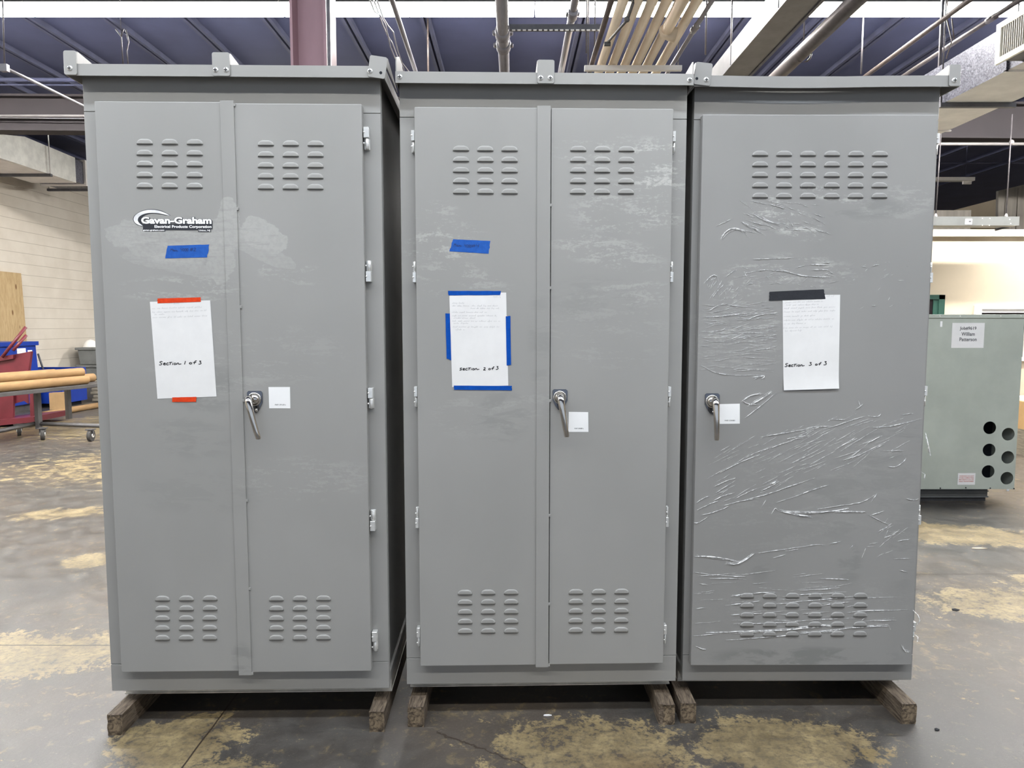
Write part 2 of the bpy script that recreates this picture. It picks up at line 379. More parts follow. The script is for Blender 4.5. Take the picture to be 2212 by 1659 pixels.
GL = {
 'S': (.78, [[(.62, .88), (.38, 1), (.12, .86), (.16, .62), (.5, .45), (.54, .2), (.26, 0), (0, .1)]]),
 's': (.62, [[(.48, .62), (.28, .7), (.08, .58), (.14, .4), (.4, .3), (.42, .12), (.2, 0), (0, .06)]]),
 'e': (.56, [[(.05, .28), (.42, .34), (.4, .52), (.22, .58), (.04, .36), (.08, .08), (.3, 0), (.5, .1)]]),
 'c': (.54, [[(.46, .48), (.26, .58), (.04, .36), (.08, .08), (.3, 0), (.5, .1)]]),
 'T': (.62, [[(0, .62), (.6, .7)], [(.32, .66), (.2, 0)]]),
 'i': (.3, [[(.12, .46), (.06, 0)], [(.15, .66), (.19, .7)]]),
 'o': (.56, [[(.25, .5), (.08, .4), (.04, .15), (.2, 0), (.38, .08), (.42, .34), (.25, .5)]]),
 'n': (.95, [[(.06, .46), (.02, 0)], [(.03, .3), (.22, .5), (.36, .42), (.38, .08), (.6, .16), (.9, .22)]]),
 'f': (.6, [[(.56, .9), (.42, 1), (.3, .82), (.2, 0)], [(.02, .46), (.5, .54)]]),
 ' ': (.4, []), '1': (.5, [[(.32, 1), (.1, 0)]]),
 '2': (.68, [[(.06, .78), (.3, .95), (.48, .76), (.34, .42), (.02, .02), (.3, .1), (.6, .04)]]),
 '3': (.68, [[(.08, .92), (.48, 1), (.22, .6), (.5, .44), (.46, .12), (.18, 0), (0, .06)]]),
 '4': (.58, [[(.1, 1), (.04, .5), (.5, .52)], [(.46, 1), (.4, 0)]]),
 '0': (.44, [[(.22, .9), (.06, .6), (.06, .2), (.2, 0), (.36, .2), (.38, .65), (.22, .9)]]),
 '#': (.66, [[(.2, .95), (.12, 0)], [(.46, .95), (.38, 0)], [(.02, .62), (.6, .68)], [(0, .3), (.56, .36)]]),
 'M': (.86, [[(0, 0), (.16, 1), (.34, .3), (.6, 1), (.68, .05)]]),
 'a': (.52, [[(.36, .5), (.14, .54), (.02, .26), (.14, .02), (.34, .2), (.38, .5), (.4, .05), (.5, .04)]]),
}
def hand(mb, t, u0, u1, z, h, w, y, m, slope=0.0, slant=0.12):
    """handwritten line of pen strokes from u0 to u1 on the base line z, capitals h tall"""
    tot = sum(GL[c][0] for c in t); k = (u1-u0)/tot; x = 0
    for c in t:
        adv, st = GL[c]
        for s in st:
            pts = [(u0+(x+px)*k+slant*pz*h, z+pz*h+slope*(x+px)*k) for px, pz in s]
            if len(pts) > 2: pts = smooth2(pts)
            mb.ribbon(pts, w, y, m)
        x += adv
def smooth2(p):
    for _ in range(2):
        q = [p[0]]
        for a, b in zip(p, p[1:]):
            q += [(a[0]*.75+b[0]*.25, a[1]*.75+b[1]*.25), (a[0]*.25+b[0]*.75, a[1]*.25+b[1]*.75)]
        p = q + [p[-1]]
    return p
def scribble(mb, u0, u1, z, h, w, y, m, slope, rng):
    """line of small illegible joined handwriting"""
    u = u0
    while u < u1-0.004:
        n = rng.randint(3, 9); pts = []
        for i in range(n*2):
            if u > u1: break
            top = h*(1.0 if rng.random() < 0.18 else 0.5)*(1 if i % 2 else 0)
            pts.append((u + (0.0005 if i % 2 else 0), z + slope*(u-u0) + top - (h*0.4 if rng.random() < 0.06 else 0)))
            u += 0.0011 + rng.random()*0.0007
        if len(pts) > 2: mb.ribbon(pts, w, y, m)
        u += 0.0035 + rng.random()*0.003

# ------------------------------------------------------------------ the room
m, nt, bs = nodes('worn_painted_concrete')
v = coords(nt)
fine = noise(nt, v, 38, 6, 0.7); mid = noise(nt, v, 7, 7, 0.68, 0.5); big = noise(nt, v, 0.7, 4, 0.6)
grey = mixc(nt, step(nt, mid, 0.35, 0.65), lin(58, 56, 54), lin(76, 74, 71))
grey = mixc(nt, step(nt, big, 0.35, 0.65), grey, lin(84, 76, 68))
tan = mixc(nt, step(nt, mid, 0.35, 0.7), lin(110, 97, 72), lin(154, 137, 100))
tan = mixc(nt, step(nt, fine, 0.36, 0.56, 0.55, 0.0), tan, lin(84, 76, 64)); tan = mixc(nt, step(nt, noise(nt, mapped(nt, v, (1, 2.2, 1), (0, 0, -0.3)), 22, 7, 0.75, 0.8), 0.52, 0.62, 0.0, 0.5), tan, lin(88, 82, 72))
P = []
def patch(cx, cy, rx, ry, rot, a): P.append(mth(nt, 'MULTIPLY', step(nt, ell(nt, v, cx, cy, 0, rx, ry, 9, (0, 0, math.radians(rot))), 0.0, 0.75), a))
for q in ((-2.35, 3.12, 0.95, 0.38, 8, 1.0), (-1.22, 2.46, 0.34, 0.30, 20, 0.95), (-0.95, 2.30, 0.3, 0.16, 0, 0.75), (0.28, 2.42, 0.62, 0.34, 0, 0.80), (0.05, 2.22, 0.5, 0.2, 0, 0.7),
          (0.98, 2.44, 0.50, 0.27, 0, 1.15), (0.75, 2.18, 0.3, 0.12, 0, 0.6), (3.15, 5.05, 1.1, 0.40, -14, 1.1), (2.75, 3.75, 0.8, 0.4, 0, 0.85), (3.2, 4.1, 0.5, 0.18, 0, 0.8),
          (-2.7, 4.45, 0.26, 0.22, 10, 1.1), (-3.6, 5.6, 0.6, 0.3, 10, 0.8), (-3.9, 7.6, 2.5, 1.6, 0, 0.6), (-2.2, 2.5, 0.5, 0.2, 0, 0.45), (-6, 10.5, 3, 2, 0, 0.8), (1.6, 2.1, 0.3, 0.2, 0, 0.5)):
    patch(*q)
pm = maxof(nt, P)
speck = noise(nt, mapped(nt, v, (1, 1.6, 1), (0, 0, 0.5)), 90, 5, 0.75)
edge = mth(nt, 'ADD', mth(nt, 'MULTIPLY', mid, 0.5), mth(nt, 'ADD', mth(nt, 'MULTIPLY', fine, 0.3), mth(nt, 'MULTIPLY', speck, 0.2)))
edge = mth(nt, 'ADD', mth(nt, 'MULTIPLY', mth(nt, 'SUBTRACT', edge, 0.5), 2.1), 0.5)
wear = step(nt, mth(nt, 'ADD', mth(nt, 'MULTIPLY', pm, 0.42), edge), 0.68, 0.76)
flake = step(nt, mth(nt, 'ADD', mth(nt, 'MULTIPLY', noise(nt, v, 16, 8, 0.75, 0.4), 0.8), mth(nt, 'MULTIPLY', big, 0.25)), 0.555, 0.64, 0.0, 0.6)
c = mixc(nt, maxof(nt, [wear, flake]), grey, tan)
scr = noise(nt, mapped(nt, v, (3, 40, 1), (0, 0, 0.35)), 1.0, 5, 0.75, 0.6)
c = mixc(nt, step(nt, scr, 0.66, 0.74, 0, 0.4), c, lin(150, 144, 132))
st = step(nt, ell(nt, v, 0.42, 2.28, 0, 0.25, 0.16, 9), 0.0, 0.9, 0, 0.45)
c = mixc(nt, st, c, lin(92, 68, 40))
st = step(nt, ell(nt, v, 1.3, 2.36, 0, 0.14, 0.09, 9), 0.0, 0.5, 0, 0.5)
c = mixc(nt, mth(nt, 'MULTIPLY', st, wear), c, lin(112, 94, 50))
sx = nn(nt, 'ShaderNodeSeparateXYZ'); nt.links.new(v, sx.inputs[0])
wob = mth(nt, 'MULTIPLY', mth(nt, 'SUBTRACT', noise(nt, v, 3, 3), 0.5), 0.012)
def joint(out, pos, half, lo=None, hi=None, other=None):
    d = mth(nt, 'ABSOLUTE', mth(nt, 'SUBTRACT', mth(nt, 'ADD', out, wob), pos)); f = step(nt, d, half*0.5, half*1.4, 1, 0)
    if lo is not None: f = mth(nt, 'MULTIPLY', f, mth(nt, 'GREATER_THAN', other, lo))
    if hi is not None: f = mth(nt, 'MULTIPLY', f, mth(nt, 'LESS_THAN', other, hi))
    return f
J = maxof(nt, [joint(sx.outputs[1], 3.248, 0.0045, hi=-1.12, other=sx.outputs[0]), joint(sx.outputs[1], 4.211, 0.0065, lo=-1.12, other=sx.outputs[0]),
               joint(sx.outputs[0], -1.126, 0.0035), joint(sx.outputs[0], 4.9, 0.004), joint(sx.outputs[0], -7.1, 0.004), joint(sx.outputs[1], 8.9, 0.005)])
# the wandering crack in front of the middle enclosure
cw = mth(nt, 'MULTIPLY', mth(nt, 'SUBTRACT', noise(nt, v, 7, 5, 0.7), 0.5), 0.11)
cr = mth(nt, 'ABSOLUTE', mth(nt, 'ADD', mth(nt, 'ADD', sx.outputs[1], cw), mth(nt, 'SUBTRACT', mth(nt, 'MULTIPLY', sx.outputs[0], 0.64), 2.35)))
cr = step(nt, cr, 0.002, 0.007, 0.8, 0); cr = mth(nt, 'MULTIPLY', cr, mth(nt, 'MULTIPLY', mth(nt, 'GREATER_THAN', sx.outputs[0], -0.28), mth(nt, 'LESS_THAN', sx.outputs[0], 0.6)))
J = maxof(nt, [J, cr])
c = mixc(nt, J, c, lin(52, 42, 34))
c = mixc(nt, step(nt, speck, 0.58, 0.70, 0, 0.5), c, lin(60, 54, 48)); c = mixc(nt, step(nt, speck, 0.42, 0.30, 0, 0.35), c, lin(150, 142, 128))
nt.links.new(c, bs.inputs['Base Color'])
nt.links.new(step(nt, mid, 0.3, 0.7, 0.36, 0.52), bs.inputs['Roughness']); bs.inputs['Specular IOR Level'].default_value = 0.75
hgt = mth(nt, 'ADD', mth(nt, 'MULTIPLY', mid, 0.5), mth(nt, 'ADD', mth(nt, 'MULTIPLY', speck, 0.35), mth(nt, 'MULTIPLY', fine, 0.35)))
bump(nt, bs, hgt, 0.5, 0.004)
M['floor'] = m

def struct(mb, name, **k): return tag(mb.build(name, **k), kind='structure')
XL, XR, YB, YF, ZC = -9.2, 13.0, 24.0, -9.0, 4.86
b = MB(); b.box(XL-0.2, XR+0.2, YF, YB+0.2, -0.2, 0.0, 'floor'); struct(b, 'floor', loc=(0, 0, 0))
# painted block wall on the left
m, nt, bs = nodes('painted_block_wall')
v = coords(nt)
br = nn(nt, 'ShaderNodeTexBrick'); nt.links.new(mapped(nt, v, rot=(math.pi/2, 0, math.pi/2), typ='TEXTURE'), br.inputs['Vector'])
br.inputs['Scale'].default_value = 1.0; br.inputs['Brick Width'].default_value = 40.0; br.inputs['Row Height'].default_value = 0.2032
br.inputs['Mortar Size'].default_value = 0.006; br.inputs['Mortar Smooth'].default_value = 0.4
a = noise(nt, v, 1.2, 5, 0.6)
base = mixc(nt, step(nt, a, 0.3, 0.7), lin(204, 195, 180), lin(216, 208, 194))
nt.links.new(mixc(nt, br.outputs['Fac'], base, lin(176, 167, 152)), bs.inputs['Base Color']); bs.inputs['Roughness'].default_value = 0.85
bump(nt, bs, noise(nt, v, 60, 3), 0.15, 0.002)
M['block'] = m
b = MB(); b.box(XL-0.2, XL, YF, YB, 0, ZC, 'block'); struct(b, 'wall_left', loc=(XL, 0, 0))
b = MB(); b.box(XL-0.2, XR+0.2, YB, YB+0.2, 0, ZC, 'corr'); struct(b, 'wall_back')
b = MB(); b.box(XR, XR+0.2, YF, YB, 0, ZC, 'office'); struct(b, 'wall_right')
b = MB(); b.box(XL-0.2, XR+0.2, YF, YB+0.2, ZC, ZC+0.1, 'ceil'); ceiling = struct(b, 'ceiling')
# bar joists running away from the camera: parts of the ceiling
xs0 = atz(401, 40, 4.80).x; dxj = atz(573, 40, 4.80).x - xs0; x = xs0 - dxj*6; joist = None
while x < 11:
    if joist is None:
        b = MB()
        for s in (-0.034, 0.034): b.box(x+s-0.020, x+s+0.020, 1.0, YB, 4.80, 4.86, 'joist')
        joist = b.build('joist', ceiling); x0 = x
    else:
        j = joist.copy(); COL.objects.link(j); j.parent = ceiling; j.location.x = x - x0
    x += dxj
# office built into the back right of the hall
OY = 9.0
b = MB(); b.box(2.6, XR-0.02, OY, OY+0.15, 0, 2.60, 'office'); struct(b, 'wall_office')
b = MB(); b.box(2.6, XR-0.02, OY-0.05, OY+0.2, 2.595, 2.68, 'office_trim'); struct(b, 'trim_office')
b = MB(); b.box(2.6, XR-0.02, OY+0.2, 13.5, 2.60, 2.66, 'corr'); struct(b, 'ceiling_office')
# green framed window, left part hidden behind the third enclosure
wx1, wz1 = 5.415, 1.877
b = MB(); z0 = 0.95
for q in ((4.45, wx1, wz1-0.055, wz1), (4.45, wx1, z0, z0+0.06), (wx1-0.075, wx1, z0, wz1), (4.45, 4.52, z0, wz1)): b.box(q[0], q[1], OY-0.03, OY-0.002, q[2], q[3], 'green')
b.box(wx1-0.14, wx1-0.075, OY-0.02, OY-0.004, z0, wz1-0.055, 'green')
w1 = struct(b, 'window_1')
b = MB(); b.box(4.52, wx1-0.14, OY-0.012, OY-0.006, z0+0.06, wz1-0.055, 'glassdark'); b.build('window_pane', w1)
# white framed transom with a dark strip of glass
b = MB()
for q in ((5.80, 6.50, 1.70, 1.745), (5.80, 6.50, 1.05, 1.10), (5.80, 5.87, 1.10, 1.70), (6.43, 6.50, 1.10, 1.70)): b.box(q[0], q[1], OY-0.05, OY-0.002, q[2], q[3], 'white')
w2 = struct(b, 'window_2')
b = MB(); b.box(5.87, 6.43, OY-0.02, OY-0.01, 1.10, 1.655, 'glassdark'); b.box(5.87, 6.43, OY-0.03, OY-0.005, 1.655, 1.70, 'white'); b.build('window_pane', w2)

# ------------------------------------------------------------------ fluorescent rows
def fixture(x, y, lens, label, group, first=[]):
    if lens not in [f[0] for f in first]:
        t = thing('fluorescent_fixture', label, 'light fixture', (x, y, 4.50), 0, group)
        b = LMB(); b.prism([(-0.14, 0.066), (-0.14, 0.078), (-0.06, 0.118), (0.06, 0.118), (0.14, 0.078), (0.14, 0.066)], 'x', -1.215, 1.215, 'hood'); b.build('housing', t)
        b = LMB()
        for s in (-0.9, 0.9):
            b = LMB(); b.cyl((s, 0, 0.115), (s, 0, 0.30), 0.005, 'rod', 8); b.build('hanger_stem', t)
        for s in (-1, 1):
            b = LMB(); b.prism([(-0.07, 0.062), (-0.062, 0.02), (-0.035, 0), (0.035, 0), (0.062, 0.02), (0.07, 0.062)], 'x', s*0.008, s*1.21, lens)
            b.build('lamp_lens', t)
        first.append((lens, t)); return t
    t = copy_tree([f[1] for f in first if f[0] == lens][0]); t.location = (x, y, 4.50); tag(t, label, 'light fixture', group); return t
names = ['out past the left edge', 'left of the enclosures', 'over the logo enclosure', 'behind the oxide red column', 'over the thick silver pipe', 'behind the insulated pipes', 'above the sprinkler pipe', 'by the duct grille', 'out past the right edge']
for i in range(9):
    x = -1.00 + (i-3)*2.44
    fixture(x, 7.2, 'lens_back', 'lit white fluorescent fixture of the ceiling row, '+names[i], 'lit fluorescent row above the enclosures')
for i in range(7):
    fixture(-7.3+i*2.44, -0.5, 'lens_front', 'lit fluorescent fixture of the row behind the camera', 'fluorescent row behind the camera')
for i in range(7):
    fixture(-7.3+i*2.44, 1.1, 'lens_near', 'lit fluorescent fixture of the row straight above the camera', 'fluorescent row above the camera')
for i in range(4):
    fixture((-3.6, -2.6, 0, 2.5)[i], (13.2, 17.5, 17.5, 17.5)[i], 'lens_back', 'unseen fluorescent fixture added to light the deep bay, behind the enclosures', 'added unseen fixtures behind the enclosures')  # unseen fixtures added to brighten the left wall and back bay
# an unlit one over the office
t = thing('fluorescent_fixture', 'unlit fluorescent fixture in the dark bay above the office roof', 'light fixture', (0, 0, 0))
p = at(2060, 389, 12.5)
b = MB(); b.box(p.x-1.9, p.x+0.33, p.y-0.06, p.y+0.06, p.z-0.02, p.z+0.04, 'white'); b.cyl((p.x+.2, p.y, p.z+.03), (p.x+.2, p.y, ZC-.02), .004, 'joist', 6); b.cyl((p.x-1.7, p.y, p.z+.03), (p.x-1.7, p.y, ZC-.02), .004, 'joist', 6)
b.build('housing', t)
b = MB(); b.box(p.x+0.16, p.x+0.30, p.y-0.02, p.y+0.02, p.z-0.07, p.z-0.02, 'white'); b.build('lamp_holder', t)

# ------------------------------------------------------------------ steel, pipes, ducts overhead
def beamI(b, x0, x1, y, z0, z1, m, hw=0.12, xf=None):
    b.box(x0, x1, y-hw, y+hw, z0, z0+0.03, m, xf); b.box(x0, x1, y-hw, y+hw, z1-0.03, z1, m, xf); b.box(x0, x1, y-0.012, y+0.012, z0+0.03, z1-0.03, m, xf)
b = MB(); beamI(b, XL, XR, 10.0, 4.07, 4.55, 'girder', xf=Matrix.Rotation(math.radians(0.45), 4, 'Y'))
tag(b.build('steel_girder'), 'long oxide brown steel girder across the hall behind the enclosures', 'girder')
b = MB()
x0, x1, y = -1.381, -1.156, 4.6
b.box(x0, x0+0.016, y, y+0.26, 0, 4.625, 'column'); b.box(x1-0.016, x1, y, y+0.26, 0, 4.625, 'column'); b.box(x0+0.016, x1-0.016, y+0.12, y+0.135, 0, 4.625, 'column')
tag(b.build('steel_column'), 'oxide red steel column rising behind the enclosure with the logo', 'column')

def rods(pts, r=0.005):
    for p in pts:
        pass
def pipe(name, label, cat, pts, r, m, couplings=(), group=None, n=14):
    b = MB(); b.tube(pts, r, m, n); o = tag(b.build(name), label, cat, group)
    for c, d in couplings:
        b = MB(); c = Vector(c); d = Vector(d).normalized()
        b.tube([c-d*0.06, c-d*0.055, c+d*0.055, c+d*0.06], [r*1.05, r*1.32, r*1.32, r*1.05], m, n)
        for s in (-1, 1): b.cyl(c+Vector((s*r*1.5, -0.03, 0)), c+Vector((s*r*1.5, 0.03, 0)), r*0.28, m, 8)
        b.build('coupling', o)
    return o
pipe('conduit_pipe', 'thin silver conduit running up the right side of the red column', 'pipe', [(-1.135, 4.58, 0), (-1.135, 4.58, 4.62)], 0.011, 'galvpipe')
pipe('conduit_pipe', 'thick silver pipe with clamped couplings hung above the middle enclosure', 'pipe', [(-0.085, 4.2, 4.0), (-0.06, 12.0, 4.0)], 0.05, 'galvpipe', [((-0.08, 6.35, 4.0), (0, 1, 0)), ((-0.077, 6.62, 4.0), (0, 1, 0))])
pipe('conduit_pipe', 'slim silver conduit just left of the insulated pipes', 'pipe', [(0.5, 4.2, 4.072), (0.5, 9.7, 4.072)], 0.032, 'galvpipe', [((0.5, 6.1, 4.05), (0, 1, 0))])
pipe('conduit_pipe', 'slim conduit with loose cables beside the middle enclosure roof', 'pipe', [(-0.93, 4.2, 4.1), (-1.03, 9.7, 4.1)], 0.022, 'galvpipe')
b = MB()
for k, (dx, sag) in enumerate(((-0.11, 0.10), (-0.135, 0.16), (-0.16, 0.05))):
    pts = [(-0.95+dx, 4.6+0.25*i, 4.12-sag*abs(math.sin(i*0.8+k))) for i in range(20)]
    b.tube(pts, 0.006, 'galvpipe', 6)
tag(b.build('cable_bundle'), 'loose grey cables looping along a slim ceiling conduit', 'cable')
pipe('conduit_pipe', 'thin pinkish rod-like pipe far behind the middle enclosure roof', 'pipe', [(at(925, 160, 8.0).x, 8.0, 4.82), tuple(at(925, 160, 8.0))], 0.010, 'pipe_pink')
# insulated pipes on a trapeze
px = [0.775, 0.875, 0.98, 1.08, 1.175, 1.29]
where = ['leftmost of', 'second from the left of', 'third from the left of', 'third from the right of', 'second from the right of', 'rightmost of']
for i, x in enumerate(px):
    o = pipe('insulated_pipe', where[i]+' the six cream insulated pipes over the middle enclosure', 'pipe', [(x, 4.0, 3.76), (x, 11.8, 3.75)], 0.0365, 'insul', group='insulated pipes on the hanger')
b = MB(); e1 = atz(1440, 66, 3.655); e0 = Vector((e1.x+.005, 4.2, 3.655))
b.tube([e0, e1], 0.040, 'insul', 14); o = b.build('insulated_pipe'); tag(o, 'lower cream pipe ending in a capped elbow under the insulated pipes', 'pipe')
b = MB(); b.tube([e1+Vector((-.02, -.02, 0)), e1+Vector((.0, .02, -.004)), e1+Vector((.035, .03, -.012)), e1+Vector((.075, .03, -.02))], [.042, .048, .050, .052], 'insul', 14); b.build('elbow', o)
pipe('conduit_pipe', 'thin silver conduit right of the insulated pipes', 'pipe', [(1.385, 4.0, 3.74), (1.385, 11.8, 3.74)], 0.018, 'galvpipe', [((1.385, 5.6, 3.74), (0, 1, 0))])
pipe('conduit_pipe', 'old brown wrapped pipe along the left side of the insulated pipes', 'pipe', [(0.705, 4.0, 3.80), (0.705, 11.8, 3.80)], 0.022, 'pipe_pink')
t = thing('pipe_hanger', 'light strut trapeze carrying the insulated pipes', 'hanger', (1.03, 6.30, 3.66))
b = MB(); b.box(0.62, 1.45, 6.28, 6.32, 3.67, 3.71, 'white'); b.build('strut', t)
for x in (0.65, 1.42):
    b = MB(); b.cyl((x, 6.30, 3.70), (x, 6.30, 4.82), 0.006, 'rod', 8); b.build('hanger_rod', t)
t = thing('strut_channel', 'perforated strut channel hung level beside the thick silver pipe', 'hanger', (0.37, 6.26, 3.97))
b = MB(); b.box(-0.02, 0.77, 6.24, 6.28, 3.985, 4.03, 'strut'); b.build('channel', t)
b = MB()
for i in range(17): b.box(0.0+i*0.045, 0.028+i*0.045, 6.236, 6.242, 3.976, 3.986, 'white')
b.build('slots', t)
for x, zl in ((0.63, 3.80), (0.70, 3.86)):
    b = MB(); b.cyl((x, 6.26, zl), (x, 6.26, 4.82), 0.006, 'rod', 8); b.build('hanger_rod', t)
# strap in front of the insulated pipes
b = MB(); b.cyl(at(1368, 6, 4.75), (at(1368, 6, 4.75).x, 4.75, 4.82), .006, 'rubber', 6); b.tube([tuple(at(1368, 6, 4.75)), tuple(at(1356, 42, 4.85)), tuple(at(1312, 92, 5.15))], 0.009, 'rubber', 8); a = at(1312, 95, 5.15); b.box(a.x-0.022, a.x+0.022, a.y-0.01, a.y+0.01, a.z-0.012, a.z+0.012, 'rubber'); a = at(1354, 42, 4.85); b.dome(a, 0.02, 0.02, 'rubber')
tag(b.build('black_strap'), 'black strap clip hanging across the insulated pipes', 'strap')
# raceway, sprinkler pipe and its clevis
t = thing('cable_raceway', 'rectangular grey raceway running back between insulated and sprinkler pipes', 'raceway', (1.98, 7, 3.70))
b = MB(); b.box(1.87, 2.10, 4.2, 11.8, 3.71, 3.89, 'trough'); b.build('trough', t)
b = MB(); b.box(2.10, 2.125, 4.2, 11.8, 3.70, 3.74, 'strut'); b.build('lip', t)
for y in (5.2, 6.3, 8.0):
    b = MB(); b.box(1.866, 1.87, y, y+0.012, 3.72, 3.88, 'strut'); b.build('joint_seam', t)
o = pipe('sprinkler_pipe', 'thick dark sprinkler pipe right of the grey raceway', 'pipe', [(2.53, 4.0, 3.9), (2.62, 11.8, 3.9)], 0.062, 'pipe_dark')
b = MB(); a = Vector((2.585, 6.55, 3.9)); b.tube([a+Vector((0.072*math.cos(k*math.pi/6), 0, 0.072*math.sin(k*math.pi/6))) for k in range(13)], 0.008, 'pipe_pink', 6); b.cyl(a+Vector((0, 0, 0.07)), a+Vector((0, 0, 0.92)), 0.007, 'rod', 8)
b.build('clevis_hanger', o)
pipe('sprinkler_pipe', 'slim pinkish pipe running back right of the thick sprinkler pipe', 'pipe', [(3.64, 4.6, 4.1), (3.75, 9.85, 4.1)], 0.022, 'pipe_pink')
pipe('sprinkler_pipe', 'slimmest dark pipe nearest the galvanised duct', 'pipe', [(4.06, 5.2, 4.1), (4.13, 9.85, 4.1)], 0.020, 'pipe_dark', [((4.08, 6.3, 4.1), (0, 1, 0))])
k = 0
for (xp, y0, y1, Y, lab) in ((1267, 8, 48, 6.9, 'short hanger rod left of the insulated pipes'), (1522, 0, 118, 6.6, 'hanger rod dropping behind the third enclosure bracket'), (1576, 0, 150, 7.0, 'hanger rod left of the grey raceway'), (1858, 0, 160, 7.4, 'long hanger rod between the two sprinkler pipes')):
    pipe('hanger_rod', lab, 'rod', [tuple(at(xp+2, y1, Y)), (at(xp+2, y1, Y).x, at(xp+2, y1, Y).y, 4.82)], 0.008, 'rod')
b = MB(); a, c2 = at(2034, 52, 6.9), at(2029, 150, 6.9); b.box(a.x-0.012, a.x+0.012, a.y-0.01, a.y+0.01, c2.z, 4.82, 'rod'); tag(b.build('hanger_strap'), 'pale hanger strap dropping behind the right roof corner', 'hanger')
b = MB(); b.cyl(at(2045, 41, 6.6), (at(2045, 40, 6.6).x, 6.6, 4.82), .005, 'pipe_pink', 6); b.tube([tuple(at(2045, 40, 6.6)), tuple(at(2056, 88, 6.6)), tuple(at(2044, 127, 6.6))], 0.006, 'pipe_pink', 6); b.tube([tuple(at(2056, 40, 6.6)), tuple(at(2061, 86, 6.6))], 0.006, 'pipe_pink', 6)
tag(b.build('hanger_wire'), 'kinked hanger wires above the galvanised duct', 'wire')
b = MB(); b.cyl(at(262, 79, 6.5), (at(262, 79, 6.5).x, 6.5, 4.82), .003, 'rod', 6); b.tube([tuple(at(250, 63, 6.5)), tuple(at(262, 79, 6.5)), tuple(at(266, 140, 6.5))], 0.006, 'rod', 6); b.tube([tuple(at(267, 62, 6.5)), tuple(at(262, 79, 6.5))], 0.006, 'rod', 6); b.tube([tuple(at(272, 64, 6.5)), tuple(at(278, 90, 6.5)), tuple(at(274, 110, 6.5)), tuple(at(277, 140, 6.5))], 0.006, 'rod', 6)
tag(b.build('hanger_wire'), 'forked tie wires behind the logo enclosure roof', 'wire')
# left ceiling runs
o = pipe('conduit_pipe', 'thin pale conduit slanting down left of the enclosures', 'pipe', [(-4.55, 6.3, 3.8), (-4.44, 10.5, 3.8)], 0.014, 'galvpipe')
b = MB(); a = at(10, 147, 6.3); b.box(a.x-0.03, a.x+0.03, a.y-0.02, a.y+0.02, a.z-0.03, a.z+0.03, 'galvpipe'); b.cyl(a, a+Vector((0.03, 0, 1.0)), 0.006, 'rod', 8)
tag(b.build('beam_clamp'), 'silver clamp on a drop rod at the far left', 'clamp')
pipe('conduit_pipe', 'pale conduit strapped level across the brown girder at the left', 'pipe', [tuple(at(-60, 250, 9.84)), tuple(at(640, 250, 9.84))], 0.016, 'conduit_white')
pipe('conduit_pipe', 'thinner wire drooping just under the level conduit at left', 'wire', [tuple(at(-60, 253, 9.82)), tuple(at(120, 256, 9.82)), tuple(at(330, 257, 9.82))], 0.006, 'galvpipe', n=6)
for i, (y, h) in enumerate(((172, 0.03), (183, 0.012))):
    pipe('conduit_pipe', ['faint flat bar under the ceiling at far left', 'faint bent bar just below the flat one at far left'][i], 'bar', [tuple(at(-40, y, 9.6)), tuple(at(200, y+1, 9.6))], h, 'joist', n=6)
# right far bay runs
o = pipe('conduit_pipe', 'bright white conduit level below the brown girder at right', 'pipe', [tuple(at(1700, 311, 9.7)), tuple(at(2330, 311, 9.7))], 0.020, 'conduit_white')
b = MB(); a = at(2183, 308, 9.7); b.dome(a+Vector((0, -0.02, 0)), 0.035, 0.02, 'conduit_white'); b.build('clamp', o)
pipe('conduit_pipe', 'dim level conduit further back in the dark right bay', 'pipe', [tuple(at(1700, 352, 11.5)), tuple(at(2330, 352, 11.5))], 0.012, 'joist', n=8)

def duct(xa, xb, ya, yb, za, zb, side, under, b=None):
    pass
# galvanised duct at the right with its grille
t = thing('air_duct', 'spangled galvanised air duct with a cream grille at top right', 'duct', (4.07, 7, 3.44))
b = MB(); X0, X1, Z0, Z1 = 3.78, 4.36, 3.44, 3.785
for f, mm in (([(X0, 3.9, Z0), (X0, 8.6, Z0), (X0, 8.6, Z1), (X0, 3.9, Z1)], 'duct'), ([(X1, 3.9, Z0), (X1, 3.9, Z1), (X1, 8.6, Z1), (X1, 8.6, Z0)], 'duct'), ([(X0, 3.9, Z1), (X0, 8.6, Z1), (X1, 8.6, Z1), (X1, 3.9, Z1)], 'duct'), ([(X0, 3.9, Z0), (X1, 3.9, Z0), (X1, 8.6, Z0), (X0, 8.6, Z0)], 'duct_under'), ([(X0, 3.9, Z0), (X0, 3.9, Z1), (X1, 3.9, Z1), (X1, 3.9, Z0)], 'duct'), ([(X0, 8.6, Z0), (X1, 8.6, Z0), (X1, 8.6, Z1), (X0, 8.6, Z1)], 'duct')): b.face(f, mm)
b.build('duct_body', t)
for y in (5.62, 7.3):
    b = MB(); b.box(X0-0.018, X0, y-0.012, y+0.012, Z0-0.012, Z1+0.012, 'duct'); b.box(X0-0.018, X1+0.018, y-0.012, y+0.012, Z0-0.014, Z0, 'duct_under'); b.build('joint_flange', t)
b = MB(); b.box(3.62, X0, 4.0, 5.47, 3.455, 3.70, 'strut'); b.build('grille_collar', t)
b = MB(); gx, y0, y1, z0, z1 = 3.60, 3.95, 5.50, 3.435, 3.725
b.box(gx, gx+0.02, y0, y1, z0, z0+0.04, 'grille'); b.box(gx, gx+0.02, y0, y1, z1-0.04, z1, 'grille'); b.box(gx, gx+0.02, y1-0.05, y1, z0+0.04, z1-0.04, 'grille'); b.box(gx, gx+0.02, y0, y0+0.05, z0+0.04, z1-0.04, 'grille')
